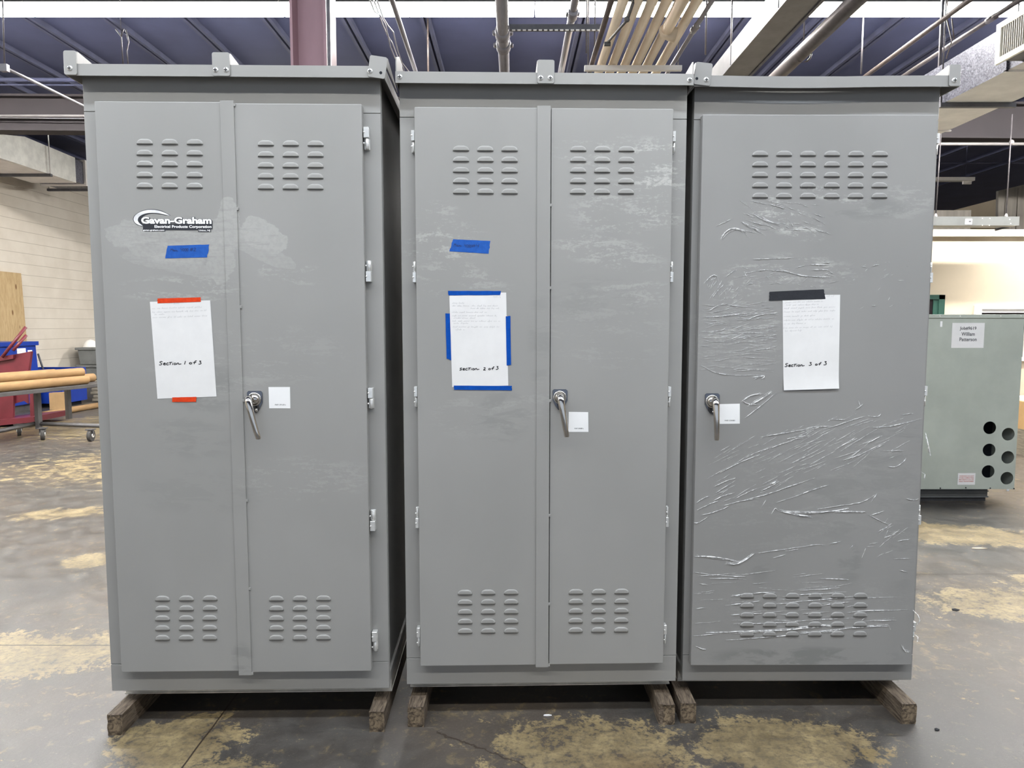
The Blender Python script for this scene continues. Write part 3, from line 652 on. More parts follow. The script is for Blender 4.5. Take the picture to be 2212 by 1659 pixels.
for y in (5.08, 4.66, 4.24): b.box(gx, gx+0.02, y-0.012, y+0.012, z0+0.04, z1-0.04, 'grille')
gf = b.build('grille_frame', t)
b = MB(); y = y0+0.06
while y < y1-0.06:
    b.box(gx+0.004, gx+0.022, y, y+0.006, z0+0.04, z1-0.04, 'blade'); y += 0.022
b.build('grille_blades', gf)
t2 = thing('duct_support', 'dark strut across the underside of the galvanised duct', 'hanger', (4.07, 6.42, 3.40))
b = MB(); b.box(3.74, 4.40, 6.40, 6.44, 3.40, 3.438, 'strut'); b.build('strut', t2)
for x in (3.755, 4.385):
    b = MB(); b.cyl((x, 6.42, 3.42), (x, 6.42, 4.82), 0.006, 'rod', 8); b.build('hanger_rod', t2)
# pale duct along the left wall
t = thing('air_duct', 'pale wrapped air duct running back along the left block wall', 'duct', (-8.4, 13, 4.1))
X0, X1, Z0, Z1 = -8.82, -8.0, 4.10, 4.55
b = MB(); yn, yk, yf = 10.4, 12.0, 13.35
b.prism([(yn, Z0), (yf, Z0), (yf, Z1), (yk, Z1+0.03), (yn, Z1-0.28)], 'x', X0, X1, 'duct_white')
b.build('duct_body', t)
b = MB(); b.box(X0+0.02, X1-0.02, yf, 14.2, Z0+0.03, Z1-0.02, 'duct'); b.build('duct_branch', t)
b = MB(); b.box(X0-0.02, X1+0.02, 13.62, 13.68, Z0+0.0, Z1+0.02, 'white'); b.build('joint_flange', t)
b = MB(); b.box(X0+0.05, X1-0.05, yn, yf, Z0-0.004, Z0, 'duct_under'); b.build('duct_underside', t)
for y in (12.55, 13.9):
    t2 = thing('duct_support', 'dark strut under the pale left duct, '+('nearer of the two' if y < 13 else 'farther of the two'), 'hanger', (-8.4, y, Z0-0.04))
    b = MB(); b.box(X0-0.06, X1+0.06, y-0.03, y+0.03, Z0-0.05, Z0-0.006, 'strut'); b.build('strut', t2)
    b = MB(); b.cyl((X1+0.04, y, Z0-0.04), (X1+0.04, y, 4.82), 0.01, 'white', 8); b.build('hanger_rod', t2)
    b = MB(); b.cyl((X0-0.04, y, Z0-0.04), (X0-0.04, y, 4.82), 0.01, 'white', 8); b.build('hanger_rod', t2)
# busway over the office
t = thing('busway', 'grey busway box with a white sticker hung over the office wall', 'busway', (5.43, 8.5, 2.65))
a, c2 = at(2017, 470, 8.5), at(2191, 489, 8.5)
b = MB(); b.box(a.x-0.9, c2.x, 8.42, 8.62, c2.z, a.z, 'busway'); b.build('enclosure', t)
for xp, yp in ((2122, 472), (2138, 472), (2181, 474), (2183, 483), (2122, 487), (2137, 487)):
    q = at(xp, yp, 8.42); b = MB(); b.dome((q.x, 8.42, q.z), 0.007, 0.005, 'white', 8); b.build('screw', t)
q0, q1 = at(2085, 473, 8.42), at(2099, 485, 8.42)
b = MB(); b.box(q0.x, q1.x, 8.415, 8.42, q1.z, q0.z, 'sticker'); b.box((q0.x+q1.x)/2, q1.x-0.012, 8.413, 8.415, q1.z+0.025, q1.z+0.045, 'strut'); b.build('sticker', t)
b = MB(); b.tube([tuple(at(2180, 491, 8.6)), tuple(at(2165, 493, 8.6)), tuple(at(2150, 497, 8.6))], 0.012, 'strut', 8); b.build('support_arm', t)
for xp0, xp1, yt in ((2030, 2021, 330), (2183, 2173, 305)):
    c0, c1 = at(xp1, 470, 8.52), at(xp0, yt, 8.52)
    b = MB(); b.cyl(c0, c1+(c1-c0)*0.35, 0.007, 'rod', 8); b.dome(c0+Vector((0, 0, 0.0)), 0.02, 0.05, 'conduit_white', 8, (0, 0, 1)); b.build('hanger_rod', t)
# sheets stored on the office roof
a, c2 = at(2157, 410, 12.0), at(2330, 505, 12.0)
b = MB()
P4 = [at(2157, 500, 12.0), at(2157, 412, 12.0), at(2240, 392, 12.0), at(2330, 372, 12.0), at(2330, 500, 12.0)]
b.prism([(p.x, p.z if i in (1, 2, 3) else 2.665) for i, p in enumerate(P4)], 'y', 12.0, 12.06, 'corr')
for i in range(6):
    q = at(2170+i*26, 450, 12.0); b.box(q.x, q.x+0.02, 11.98, 12.0, 2.67, at(2170+i*26, 412-i*5, 12.0).z, 'corr')
tag(b.build('sheet_panel'), 'large grey ribbed sheet with a sloping top standing on the office roof', 'panel')
a, c2 = at(2027, 454, 11.2), at(2096, 497, 11.2)
b = MB(); b.box(a.x-0.7, c2.x, 11.2, 11.6, 2.665, a.z, 'corr'); tag(b.build('sheet_panel'), 'low grey panel on the office roof behind the busway', 'panel')

# ------------------------------------------------------------------ the three enclosures
DP = 0.032                                     # how far the doors stand out of the frame
CAB = [dict(x=-1.5019, y=2.5722, a=.0210, W=1.037, zb=.1365, zs=2.2525, zr=.2398, ru=(-.0256, 1.0600), rz=(2.357, 2.396), dent=0, m='grey1',
            name='left of the three', lab='grey outdoor electrical enclosure with the company logo and orange taped paper'),
       dict(x=-.4025, y=2.6249, a=.0243, W=1.035, zb=.1352, zs=2.2476, zr=.2377, ru=(-.0066, 1.0430), rz=(2.350, 2.389), dent=0, m='grey2',
            lab='grey double door electrical enclosure in the middle with blue taped paper'),
       dict(x=.6639, y=2.6730, a=.0049, W=.8954, zb=.1251, zs=2.2526, zr=.2277, ru=(-.0145, .9340), rz=(2.354, 2.3925), dent=.0068, m='grey3',
            lab='grey single door electrical enclosure wrapped in torn plastic film, dented roof edge')]
def rrect(x0, x1, z0, z1, r, n=4, corners=(1, 1, 1, 1)):
    P = []
    for (cx, cz, a0, on) in ((x1-r, z1-r, 0, corners[1]), (x0+r, z1-r, 90, corners[0]), (x0+r, z0+r, 180, corners[2]), (x1-r, z0+r, 270, corners[3])):
        if on: P += [(cx+r*math.cos(math.radians(a0+90*i/n)), cz+r*math.sin(math.radians(a0+90*i/n))) for i in range(n+1)]
        else: P.append((cx+(r if a0 in (0, 270) else -r), cz+(r if a0 in (0, 90) else -r)))
    return P
def bolt(parent, u, z, y, r=.0094):
    b = LMB(); b.dome((u, y, z), r, .0045, 'zinc', 16)
    for w in ((r*.62, r*.16), (r*.16, r*.62)): b.box(u-w[0], u+w[0], y-.0052, y-.0036, z-w[1], z+w[1], 'steel_dark')
    return b.build('bolt', parent)
def bracket(root, mm, u0, u1, z0, z1, zroof, cheeks, tilt, bolts, holes=(), plate=True, rise=0):
    """roof corner bracket: rounded face plate with bolts and a cheek running back onto the roof"""
    c = Vector(((u0+u1)/2, 0, (z0+z1)/2)); R = Matrix.Translation(c) @ Matrix.Rotation(math.radians(tilt), 4, 'Y') @ Matrix.Translation(-c)
    b = LMB()
    if plate: b.prism(rrect(u0, u1, z0, z1, .007), 'y', -.0580, -.0540, mm, R)
    for s in cheeks:
        ua = (u0, u0+.004) if s < 0 else (u1-.004, u1)
        if rise: pl = [(-.0495, zroof+.001), (-.0495, z1), (.03, z1+.030), (.10, z1+.030), (.20, zroof+.001)]
        else: pl = [(-.0540, zroof+.001), (-.0540, z1-.002), (-.045, z1), (.03, z1-.008), (.22, zroof+.001)]
        b.prism(pl, 'x', ua[0], ua[1], mm, R)
    if plate: b.box(u0+.006, u1-.006, -.054, -.0495, z1-.012, z1-.002, mm, R)
    for (u, z) in holes: b.dome(R @ Vector((u, -.058, z)), .0052, .0006, 'shade_and_black', 14)
    o = b.build('roof_bracket', root, bevel=.0008, seg=1)
    for (u, z) in bolts: q = R @ Vector((u, -.058, z)); bolt(o, q.x, q.z, -.058)
    return o
LV = {}
def louvers(parent, mm, u0, z0, nu, nz, pu=.0865, pz=.0373, w=.0565, h=.0190, drift=0.0):
    """pressed half moon louvers, lower edge closed with a dark face: each one a piece of the door"""
    key = (mm, w, h)
    if key not in LV:
        b = LMB(); NS, NT = 20, 8
        k, kv = b.mi(mm), b.mi('shade_and_black'); G = []
        for it in range(NT+1):
            t = 1-(1-it/NT)**2; hw = w/2*math.sqrt(max(0.0, 1-(t*.95)**2.7)); row = []
            for i in range(NS+1):
                s = math.sin(math.pi/2*(-1+2*i/NS))
                d = .0038*(1-abs(s)**12)*(1-t**12)
                row.append(b.bm.verts.new((s*hw, -d-.0003, -h+t*h)))
            G.append(row)
        for it in range(NT):
            for i in range(NS):
                f = b.bm.faces.new([G[it][i], G[it][i+1], G[it+1][i+1], G[it+1][i]]); f.material_index = k; f.smooth = True
        # rolled lip, then a closed face coloured dark for the slot's shade
        lip = [b.bm.verts.new((v.co.x, v.co.y+min(.0028, -v.co.y*.5), -h+.0006)) for v in G[0]]
        low = [b.bm.verts.new((v.co.x, -.0003, -h+.0003)) for v in G[0]]
        for i in range(NS):
            f = b.bm.faces.new([G[0][i], lip[i], lip[i+1], G[0][i+1]]); f.material_index = k
            f = b.bm.faces.new([lip[i], low[i], low[i+1], lip[i+1]]); f.material_index = kv
        o = b.build('louver', parent, recalc=False); LV[key] = o; first = True
    else: first = False
    for iz in range(nz):
        for iu in range(nu):
            if first: o = LV[key]; first = False
            else: o = LV[key].copy(); COL.objects.link(o); o.parent = parent; FR[o.name] = FR[parent.name]
            o.location = (u0+w/2+iu*pu+drift*iz, -DP, z0-iz*pz)
def handle(parent, cu, cz, tu, tz, su=0.0):
    b = LMB()
    pl = [(cu-.0265, cz+.024), (cu-.0215, cz+.0295), (cu+.0225, cz+.0295), (cu+.0285, cz+.024), (cu+.0285, cz-.012), (cu+.017, cz-.036), (cu+.006, cz-.050), (cu-.006, cz-.046), (cu-.017, cz-.030), (cu-.0265, cz-.010)]
    b.prism(pl, 'y', -DP-.004, -DP-.0003, 'plate')
    ring = [Vector((cu+.0215*math.cos(a), -DP-.006, cz+.0215*math.sin(a))) for a in [2*math.pi*i/24 for i in range(25)]]
    b.tube(ring, .0035, 'chrome', 8, caps=False, up=(0, -1, 0))
    b.dome((cu, -DP-.004, cz), .0195, .014, 'chrome', 20)
    b.dome((cu+.006, -DP-.004, cz-.040), .0055, .006, 'chrome', 10); b.tube([(cu+.006, -DP-.006, cz-.034), (cu+.008, -DP-.007, cz-.046)], .004, 'chrome', 8)
    b.build('handle_plate', parent, bevel=.0008, seg=1)
    b = LMB(); s = Vector((cu-.004+su, -DP-.014, cz+.004)); e = Vector((tu, -DP-.040, tz)); d = e-s
    path = [s+Vector((0, .004, .004)), s+Vector((0, -.016, .001)), s+d*.10+Vector((0, -.018, 0)), s+d*.3+Vector((0, -.016, 0)), s+d*.55+Vector((0, -.012, 0)), s+d*.8+Vector((0, -.005, 0)), e+Vector((0, .001, .004)), e]
    b.tube(path, [.0115, .0138, .0134, .0118, .0108, .0100, .0096, .0075], 'chrome', 14, flat=.72, up=(1, 0, 0)); b.build('handle_lever', parent)
def hinge(root, u0, u1, ztop, flip, h=.075):
    b = LMB(); zc = ztop-h/2; c = (u0+u1)/2; r = (u1-u0)/2
    hi, lo = ((ztop-h*.49, ztop), (ztop-h, ztop-h*.51)); wide, thin = (lo, hi) if flip else (hi, lo)
    b.box(u0, u1, -.028, -.004, wide[0], wide[1], 'zinc'); b.cyl((u1-r*.75, -.018, thin[0]), (u1-r*.75, -.018, thin[1]), r*.75, 'zinc', 12); b.box(u0, u1-r, -.012, -.004, thin[0], thin[1], 'zinc')
    b.box(u0, u1, -.006, -.001, ztop-h, ztop, 'zinc')
    for z in ((hi[0]+hi[1])/2, (lo[0]+lo[1])/2): b.dome((u0+.002, -.028, z), .0034, .003, 'zinc', 8)
    return b.build('hinge', root, bevel=.001, seg=1)
def lap_strip(parent, mm, u0, u1, z0, z1, tabs):
    b = LMB(); b.box(u0, u1, -DP-.0045, -DP-.0002, z0, z1, mm)
    for z in tabs: b.box(u1-.001, u1+.006, -DP-.0042, -DP-.0002, z-.005, z+.005, mm)
    return b.build('lap_strip', parent, bevel=.0006, seg=1)

roots = []
for i, C in enumerate(CAB):
    root = thing('electrical_enclosure', C['lab'], 'electrical cabinet', (C['x'], C['y'], 0), C['a'], 'switchgear enclosures on timber skids'); roots.append(root)
    mm, Wd, zb_, zs, zr = C['m'], C['W'], C['zb'], C['zs'], C['zr']; (ru0, ru1), (rz0, rz1) = C['ru'], C['rz']
    ztop = rz1-.006; D = .92
    b = LMB()
    b.box(0, Wd, .004, .034, zb_, ztop, 'grey'); b.box(0, Wd, D-.03, D, zb_, ztop, 'grey'); b.box(.012, Wd-.012, .034, D-.03, zb_+.001, ztop-.001, 'grey')
    b.box(.002, .012, .034, D-.03, zb_, zb_+.04, 'grey'); b.box(Wd-.012, Wd-.002, .034, D-.03, zb_, zb_+.04, 'grey')
    b.build('cabinet_body', root, bevel=.0015)
    b = LMB(); g = .0012
    b.box(0, Wd, 0, .0045, zs+g, ztop, mm); b.box(0, Wd, 0, .0045, zb_, zr-g, mm)
    b.box(0, .11, 0, .0045, zr+g, zs-g, mm); b.box(Wd-.11, Wd, 0, .0045, zr+g, zs-g, mm)
    b.box(.11, Wd-.11, .001, .0045, zr+g, zs-g, mm)
    b.build('front_frame', root, bevel=.0006, seg=1)
    b = LMB(); b.box(.004, Wd-.004, .087, D-.04, .082, zb_-.0005, 'galv'); b.box(.002, Wd-.002, .083, D-.035, .0795, .084, 'galv')
    for q in (.2, .5, .8): b.box(Wd*q-.009, Wd*q+.009, .0855, .0872, zb_-.012, zb_-.003, 'shade_and_black')
    b.build('base_plinth', root)
    # roof: tray with a turned down edge, the third one knocked out of true
    b = LMB(); N = 28; k = b.mi(mm)
    b.box(ru0+.003, ru1-.003, -.048, D+.04, rz1-.006, rz1-.002, mm)
    def dz(u): return -C['dent']*math.exp(-((u-.36)/.24)**2)
    def dy(u): return -C['dent']*.5*math.exp(-((u-.38)/.2)**2)
    V = []
    for j in range(N+1):
        u = ru0+(ru1-ru0)*j/N
        V.append([b.bm.verts.new((u, y+dy(u), z+dz(u))) for y, z in ((-.053, rz0), (-.053, rz1), (-.050, rz1), (-.050, rz0))])
    for j in range(N):
        for q in range(4):
            f = b.bm.faces.new([V[j][q], V[j][(q+1) % 4], V[j+1][(q+1) % 4], V[j+1][q]]); f.material_index = k
    b.bm.faces.new(V[0]).material_index = k; b.bm.faces.new(V[-1][::-1]).material_index = k
    for (a, c2) in ((ru0, ru0+.003), (ru1-.003, ru1)): b.box(a, c2, -.050, D+.045, rz0, rz1, mm)
    b.box(ru0, ru1, D+.042, D+.045, rz0, rz1, mm)
    roof = b.build('roof', root)
    # doors
    def door(u0, u1, z0, z1, r=.004, corners=(1, 1, 1, 1)):
        d = LMB(); d.prism(rrect(u0, u1, z0, z1, r, 4, corners), 'y', -DP, -.0008, mm); return d.build('door', root, bevel=.0022)
    if i == 0:
        dl = door(.0548, .5285, .2243, 2.2785, .008, (0, 0, 1, 0)); dr = door(.5315, .9768, .2190, 2.2745)
        lap_strip(dl, mm, .4875, .5345, .2100, 2.2825, (2.268, 1.913, 1.570, 1.236, .87, .54, .2165))
        louvers(dl, mm, .1935, 2.1520, 3, 5, drift=-.0016); louvers(dr, mm, .6126, 2.1492, 3, 5, drift=-.0011)
        louvers(dl, mm, .1904, .5149, 3, 5, w=.0540, drift=-.0016); louvers(dr, mm, .6058, .5115, 3, 5, w=.0540, drift=-.0010)
        handle(dr, .5759, 1.2404, .5974, 1.0995, -.010)
        for j, z in enumerate((2.1986, 1.735, 1.2787, .8259, .367)): hinge(root, .9800, .9985, z, j % 2)
        bracket(root, mm, -.0285, .0150, 2.3575, 2.4380, rz1, (1,), 0, [(-.0082, 2.3792)])
        bracket(root, mm, .4735, .5335, 2.3573, 2.4362, rz1, (1,), 0, [(.485, 2.3774), (.5205, 2.3777)])
        bracket(root, mm, 1.0075, 1.0680, 2.3545, 2.4275, rz1, (1,), 8, [(1.0139, 2.3735)], [(1.0515, 2.3735)])
    elif i == 1:
        dl = door(.0560, .5310, .2213, 2.2750); dr = door(.5420, .9780, .2222, 2.2745)
        lap_strip(dl, mm, .4915, .5395, .2138, 2.2808, (1.935, 1.640, 1.229, .80, .46, .222))
        louvers(dl, mm, .1910, 2.1419, 3, 5, w=.0585); louvers(dr, mm, .6097, 2.1436, 3, 5, w=.0580)
        louvers(dl, mm, .1983, .5172, 3, 5, w=.0545); louvers(dr, mm, .6150, .5160, 3, 5, w=.0545)
        handle(dr, .5771, 1.2415, .6002, 1.0988, .004)
        for j, z in enumerate((2.1962, 1.7346, 1.2808, .8277, .3685)): hinge(root, .0430, .0550, z, j % 2)
        for j, z in enumerate((2.1990, 1.7365, 1.2789, .8253, .3695)): hinge(root, .9790, .9900, z, j % 2)
        bracket(root, mm, .4895, .5500, 2.3505, 2.4310, rz1, (-1, 1), 0, [(.5015, 2.3689), (.5355, 2.3692)])
        bracket(root, mm, -.0060, .0300, 2.3505, 2.4380, rz1, (-1,), 0, [], plate=False, rise=1)
        bracket(root, mm, .9950, 1.0420, 2.3505, 2.4310, rz1, (1,), 0, [], plate=False)
        for u, z in ((.0085, 2.3702), (1.0285, 2.3674)): bolt(roof, u, z, -.053)
    else:
        d1 = door(.0234, .8740, .2012, 2.2622, .003); dl = d1
        louvers(d1, mm, .2057, 2.1347, 6, 5, pu=.0870, w=.0580, drift=.001); louvers(d1, mm, .2060, .4883, 6, 5, pu=.0867, pz=.0377, w=.0530, drift=.001)
        handle(d1, .0800, 1.2230, .0912, 1.0813, .010)
        for j, z in enumerate((2.1990, 1.7365, 1.2789, .8253, .3695)): hinge(root, .8760, .8870, z, j % 2)
        bracket(root, mm, -.0155, .0450, 2.3560, 2.4340, rz1, (-1,), 6, [(.0282, 2.3759)], [(-.0055, 2.3765)])
        bracket(root, mm, .8925, .9330, 2.3542, 2.4295, rz1, (-1,), 0, [(.9113, 2.3741)])
    C['doorL'] = dl
ROOTM = [FR[r.name] for r in roots]

# company logo on the first door
b = LMB(); y = -DP-.0006
def arc(cx, cz, rx, rz, a0, a1, n=26, rot=0.0):
    P = []
    for j in range(n+1):
        a = math.radians(a0+(a1-a0)*j/n); px_, pz_ = rx*math.cos(a), rz*math.sin(a)
        P.append((cx+px_*math.cos(rot)-pz_*math.sin(rot), cz+px_*math.sin(rot)+pz_*math.cos(rot)))
    return P
OUT = [(.2995, 1.8893), (.285, 1.8975), (.268, 1.9045), (.248, 1.9088), (.226, 1.9092), (.206, 1.9053), (.188, 1.8975), (.176, 1.8875), (.1715, 1.8765), (.1745, 1.8665), (.183, 1.8590), (.195, 1.8540), (.2040, 1.8530)]
INN = [(.197, 1.8585), (.1895, 1.8650), (.1862, 1.8730), (.1890, 1.8820), (.197, 1.8890), (.209, 1.8945), (.224, 1.8980), (.242, 1.8990), (.262, 1.8970), (.282, 1.8925)]
IN2 = [(.205, 1.8585), (.200, 1.8640), (.1975, 1.8730), (.2005, 1.8800), (.207, 1.8865), (.216, 1.8915), (.228, 1.8950), (.242, 1.8965), (.262, 1.8945), (.282, 1.8905)]
def area(p): return sum(a[0]*c[1]-c[0]*a[1] for a, c in zip(p, p[1:]+p[:1]))
def swoosh(o, i, y0, m):
    o, i = smooth2(o), smooth2(i); i = i[::-1]; n = 40
    f = lambda P, t: (lambda q, r: (P[q][0]*(1-r)+P[min(q+1, len(P)-1)][0]*r, P[q][1]*(1-r)+P[min(q+1, len(P)-1)][1]*r))(int(t*(len(P)-1)), t*(len(P)-1)-int(t*(len(P)-1)))
    for j in range(n):
        a, c2, d, e = f(o, j/n), f(o, (j+1)/n), f(i, (j+1)/n), f(i, j/n)
        b.face([(a[0], y0, a[1]), (c2[0], y0, c2[1]), (d[0], y0, d[1]), (e[0], y0, e[1])], m)
G2 = [(x+(.0025 if x > .24 else -.0022 if x < .19 else 0), z+(.002 if z > 1.90 else -.0016 if z < 1.86 else .0004)) for x, z in OUT]
swoosh(G2, IN2, y, 'logo_black'); swoosh(OUT, INN, y-.0003, 'logo_silver')
b.prism([(.2035, 1.842), (.4462, 1.842), (.4462, 1.8625), (.2035, 1.8600)], 'y', y-.0001, y, 'logo_black')
b.prism([(.2025, 1.8340), (.281, 1.8340), (.281, 1.8420), (.2025, 1.8420)], 'y', y-.0001, y, 'logo_black')
b.prism([(.281, 1.8385), (.396, 1.8385), (.396, 1.8420), (.281, 1.8420)], 'y', y-.0001, y, 'logo_black')
b.prism([(.396, 1.8325), (.4405, 1.8325), (.4405, 1.8420), (.396, 1.8420)], 'y', y-.0001, y, 'logo_black')
for dx, dz_ in ((0, 0), (.0018, -.0014)): put_text(b, 'Gavan-Graham', .1985, .4435, 1.8600, 1.8845, y-.0002, 'logo_black', .044, .034, dx, dz_)
put_text(b, 'Gavan-Graham', .1985, .4435, 1.8605, 1.8845, y-.0006, 'logo_white', .044)
put_text(b, 'Electrical Products Corporation', .2440, .4430, 1.8437, 1.8560, y-.0006, 'logo_white', .026)
put_text(b, 'gavan-graham.com', .2035, .2775, 1.8340, 1.8415, y-.0006, 'logo_white', .026)
put_text(b, 'Union, NJ', .3985, .4375, 1.8335, 1.8410, y-.0006, 'logo_white', .026)
b.build('logo_decal', CAB[0]['doorL'], recalc=False)

# ------------------------------------------------------------------ things stuck on the doors
def quad(P, y, m, n=8, curl=None):
    """sheet with corners TL, TR, BL, BR (u, z)"""
    b = MB(); TL, TR, BL, BR = [Vector((p[0], 0, p[1])) for p in P]; k = b.mi(m); V = []
    for j in range(n+1):
        t = j/n; row = []
        for q in range(7):
            s = q/6; p = (TL*(1-s)+TR*s)*(1-t)+(BL*(1-s)+BR*s)*t
            row.append(b.bm.verts.new((p.x, y-(curl(s, t) if curl else 0), p.z)))
        V.append(row)
    for j in range(n):
        for q in range(6):
            f = b.bm.faces.new([V[j][q], V[j+1][q], V[j+1][q+1], V[j][q+1]]); f.material_index = k; f.smooth = curl is not None
    return b
def strip(P, y, m, rag=.0012, seed=0):
    """torn piece of tape: corners TL, TR, BR, BL, ends slightly ragged"""
    r = random.Random(seed); b = MB(); TL, TR, BR, BL = [Vector((p[0], p[1], 0)) for p in P]
    hor = (TR-TL).length > (BL-TL).length; poly = []
    E = [(TL, TR), (TR, BR), (BR, BL), (BL, TL)]
    for j, (a, c2) in enumerate(E):
        torn = (j % 2 == 1) == hor; n = 6 if torn else 8
        for q in range(n):
            t = q/n; p = a+(c2-a)*t; g = rag if torn else rag*.25
            if q: p = p+Vector((r.uniform(-g, g), r.uniform(-g, g), 0))
            poly.append((p.x, p.y))
    b.prism(poly, 'y', y-.0003, y, m); return b
def stick(b, i, name, label, cat, group=None, solid=0.0003):
    return tag(b.build(name, None, xf=ROOTM[i], solid=solid, recalc=True), label, cat, group)
def part_on(b, i, name, parent):
    bmesh.ops.transform(b.bm, matrix=FR[parent.name].inverted() @ ROOTM[i], verts=b.bm.verts)
    b.local = True; return b.build(name, parent, recalc=False)
yp = -DP-.0009
P1 = [(.2169, 1.5880), (.4293, 1.5934), (.2293, 1.2421), (.4397, 1.2499)]
P2 = [(.1747, 1.6220), (.3807, 1.6230), (.1832, 1.2799), (.3882, 1.2849)]
P3 = [(.3317, 1.6150), (.5442, 1.6169), (.3462, 1.2638), (.5511, 1.2706)]
rg = random.Random(5)
n1 = stick(quad(P1, yp, 'paper'), 0, 'paper_note', 'white paper marked Section 1 of 3, held by orange tape', 'paper')
n2 = stick(quad(P2, yp, 'paper'), 1, 'paper_note', 'smudged white paper marked Section 2 of 3, framed by blue tape', 'paper')
n3 = stick(quad(P3, yp, 'paper', 14, lambda s, t: .006*max(0, (t-.80)/.2)**2*(0.6+.8*s-.5*s*s)), 2, 'paper_note', 'white paper marked Section 3 of 3, hanging from black tape', 'paper', None, 0)
yi = yp-.0005
def notes(i, note, lines, title=None, slope=0.0):
    b = MB()
    for (u0, u1, z) in lines: scribble(b, u0, u1, z, .0060, .00075, yi, 'pencil', slope, rg)
    part_on(b, i, 'small_handwriting', note)
notes(0, n1, [(.300, .320, 1.5795), (.224, .404, 1.5620), (.224, .414, 1.5490), (.232, .266, 1.5410), (.224, .425, 1.5300)], slope=.035)
notes(1, n2, [(.334, .362, 1.606), (.186, .232, 1.5830), (.186, .246, 1.5730), (.256, .358, 1.5735), (.252, .355, 1.5640), (.184, .312, 1.5500), (.184, .346, 1.5375), (.190, .270, 1.5290), (.186, .360, 1.5180), (.190, .248, 1.5100), (.186, .362, 1.4970), (.196, .230, 1.4870)])
notes(2, n3, [(.494, .522, 1.6090), (.342, .480, 1.5870), (.346, .466, 1.5765), (.338, .534, 1.5650), (.338, .536, 1.5515), (.338, .462, 1.5355), (.338, .524, 1.5210), (.340, .420, 1.5080), (.338, .522, 1.4930), (.344, .406, 1.4820)], slope=.03)
b = MB(); hand(b, 'SecTion', .2400, .3200, 1.3630, .0135, .0028, yi, 'ink', .02); hand(b, '1', .3290, .3350, 1.3655, .0125, .0028, yi, 'ink'); hand(b, 'of', .3460, .3740, 1.3665, .0125, .0028, yi, 'ink', .0); hand(b, '3', .3800, .3925, 1.3660, .0122, .0028, yi, 'ink'); part_on(b, 0, 'marker_writing', n1)
b = MB(); hand(b, 'secTion', .2100, .2830, 1.3410, .0125, .0028, yi, 'ink', .02); hand(b, '2', .2960, .3070, 1.3410, .0110, .0028, yi, 'ink'); hand(b, 'of', .3150, .3370, 1.3425, .0115, .0028, yi, 'ink'); hand(b, '3', .3430, .3540, 1.3440, .0115, .0028, yi, 'ink'); part_on(b, 1, 'marker_writing', n2)
b = MB(); hand(b, 'SecTion', .3475, .4220, 1.3510, .0130, .0028, yi, 'ink', .03); hand(b, '3', .4370, .4500, 1.3560, .0120, .0028, yi, 'ink'); hand(b, 'of', .4600, .4840, 1.3565, .0115, .0028, yi, 'ink'); hand(b, '3', .4920, .5060, 1.3580, .0135, .0028, yi, 'ink'); part_on(b, 2, 'marker_writing', n3)
yt = yp-.0006
stick(strip([(.2439, 1.5997), (.3967, 1.6041), (.3961, 1.5881), (.2437, 1.5827)], yt, 'orange_tape', seed=1), 0, 'tape_strip', 'longer orange tape strip along the top of the Section 1 paper', 'tape', 'orange tape on the first paper', 0)
stick(strip([(.2819, 1.2470), (.3678, 1.2490), (.3671, 1.2310), (.2813, 1.2306)], yt, 'orange_tape', seed=2), 0, 'tape_strip', 'short orange tape strip at the foot of the Section 1 paper', 'tape', 'orange tape on the first paper', 0)
for j, (q, l) in enumerate((([(.1701, 1.6289), (.3616, 1.6287), (.3593, 1.6141), (.1723, 1.6128)], 'along the top of'), ([(.1602, 1.5481), (.1765, 1.5469), (.1806, 1.3781), (.1636, 1.3839)], 'down the left side of'),
                            ([(.3790, 1.5370), (.3960, 1.5389), (.3983, 1.3602), (.3824, 1.3586)], 'down the right side of'), ([(.1894, 1.2853), (.4011, 1.2837), (.4011, 1.2671), (.1893, 1.2700)], 'along the bottom of'))):
    stick(strip(q, yt, 'blue_tape', seed=10+j), 1, 'tape_strip', 'blue tape strip '+l+' the Section 2 paper', 'tape', 'blue tape on the second paper', 0)
stick(strip([(.2831, 1.6277), (.4823, 1.6368), (.4898, 1.6016), (.2829, 1.5953)], yt, 'black_tape', seed=20), 2, 'tape_strip', 'wide black tape strip over the top of the Section 3 paper', 'tape', None, 0)
l1 = stick(strip([(.2872, 1.7847), (.4329, 1.7892), (.4239, 1.7439), (.2770, 1.7405)], -DP-.0004, 'blue_label', .0016, 30), 0, 'tape_label', 'blue tape label reading Main 4000 #2 under the logo', 'label', None, 0)
b = MB(); hand(b, 'Main', .2960, .3240, 1.7655, .0105, .0014, -DP-.0010, 'blue_ink', -.05); hand(b, '4000', .3300, .3590, 1.7650, .0120, .0014, -DP-.0010, 'blue_ink'); hand(b, '#2', .3640, .3880, 1.7655, .0125, .0014, -DP-.0010, 'blue_ink'); part_on(b, 0, 'pen_writing', l1)
l2 = stick(strip([(.1903, 1.8133), (.3241, 1.8075), (.3177, 1.7622), (.1765, 1.7700)], -DP-.0004, 'blue_label', .0016, 31), 1, 'tape_label', 'blue tape label reading Main 4000#4 on the middle enclosure', 'label', None, 0)
b = MB(); hand(b, 'Main', .1920, .2220, 1.7870, .0135, .0014, -DP-.0010, 'blue_ink', -.03); hand(b, '4000', .2290, .2560, 1.7840, .0125, .0014, -DP-.0010, 'blue_ink', -.05); hand(b, '#4', .2560, .2840, 1.7840, .0125, .0014, -DP-.0010, 'blue_ink'); part_on(b, 1, 'pen_writing', l2)
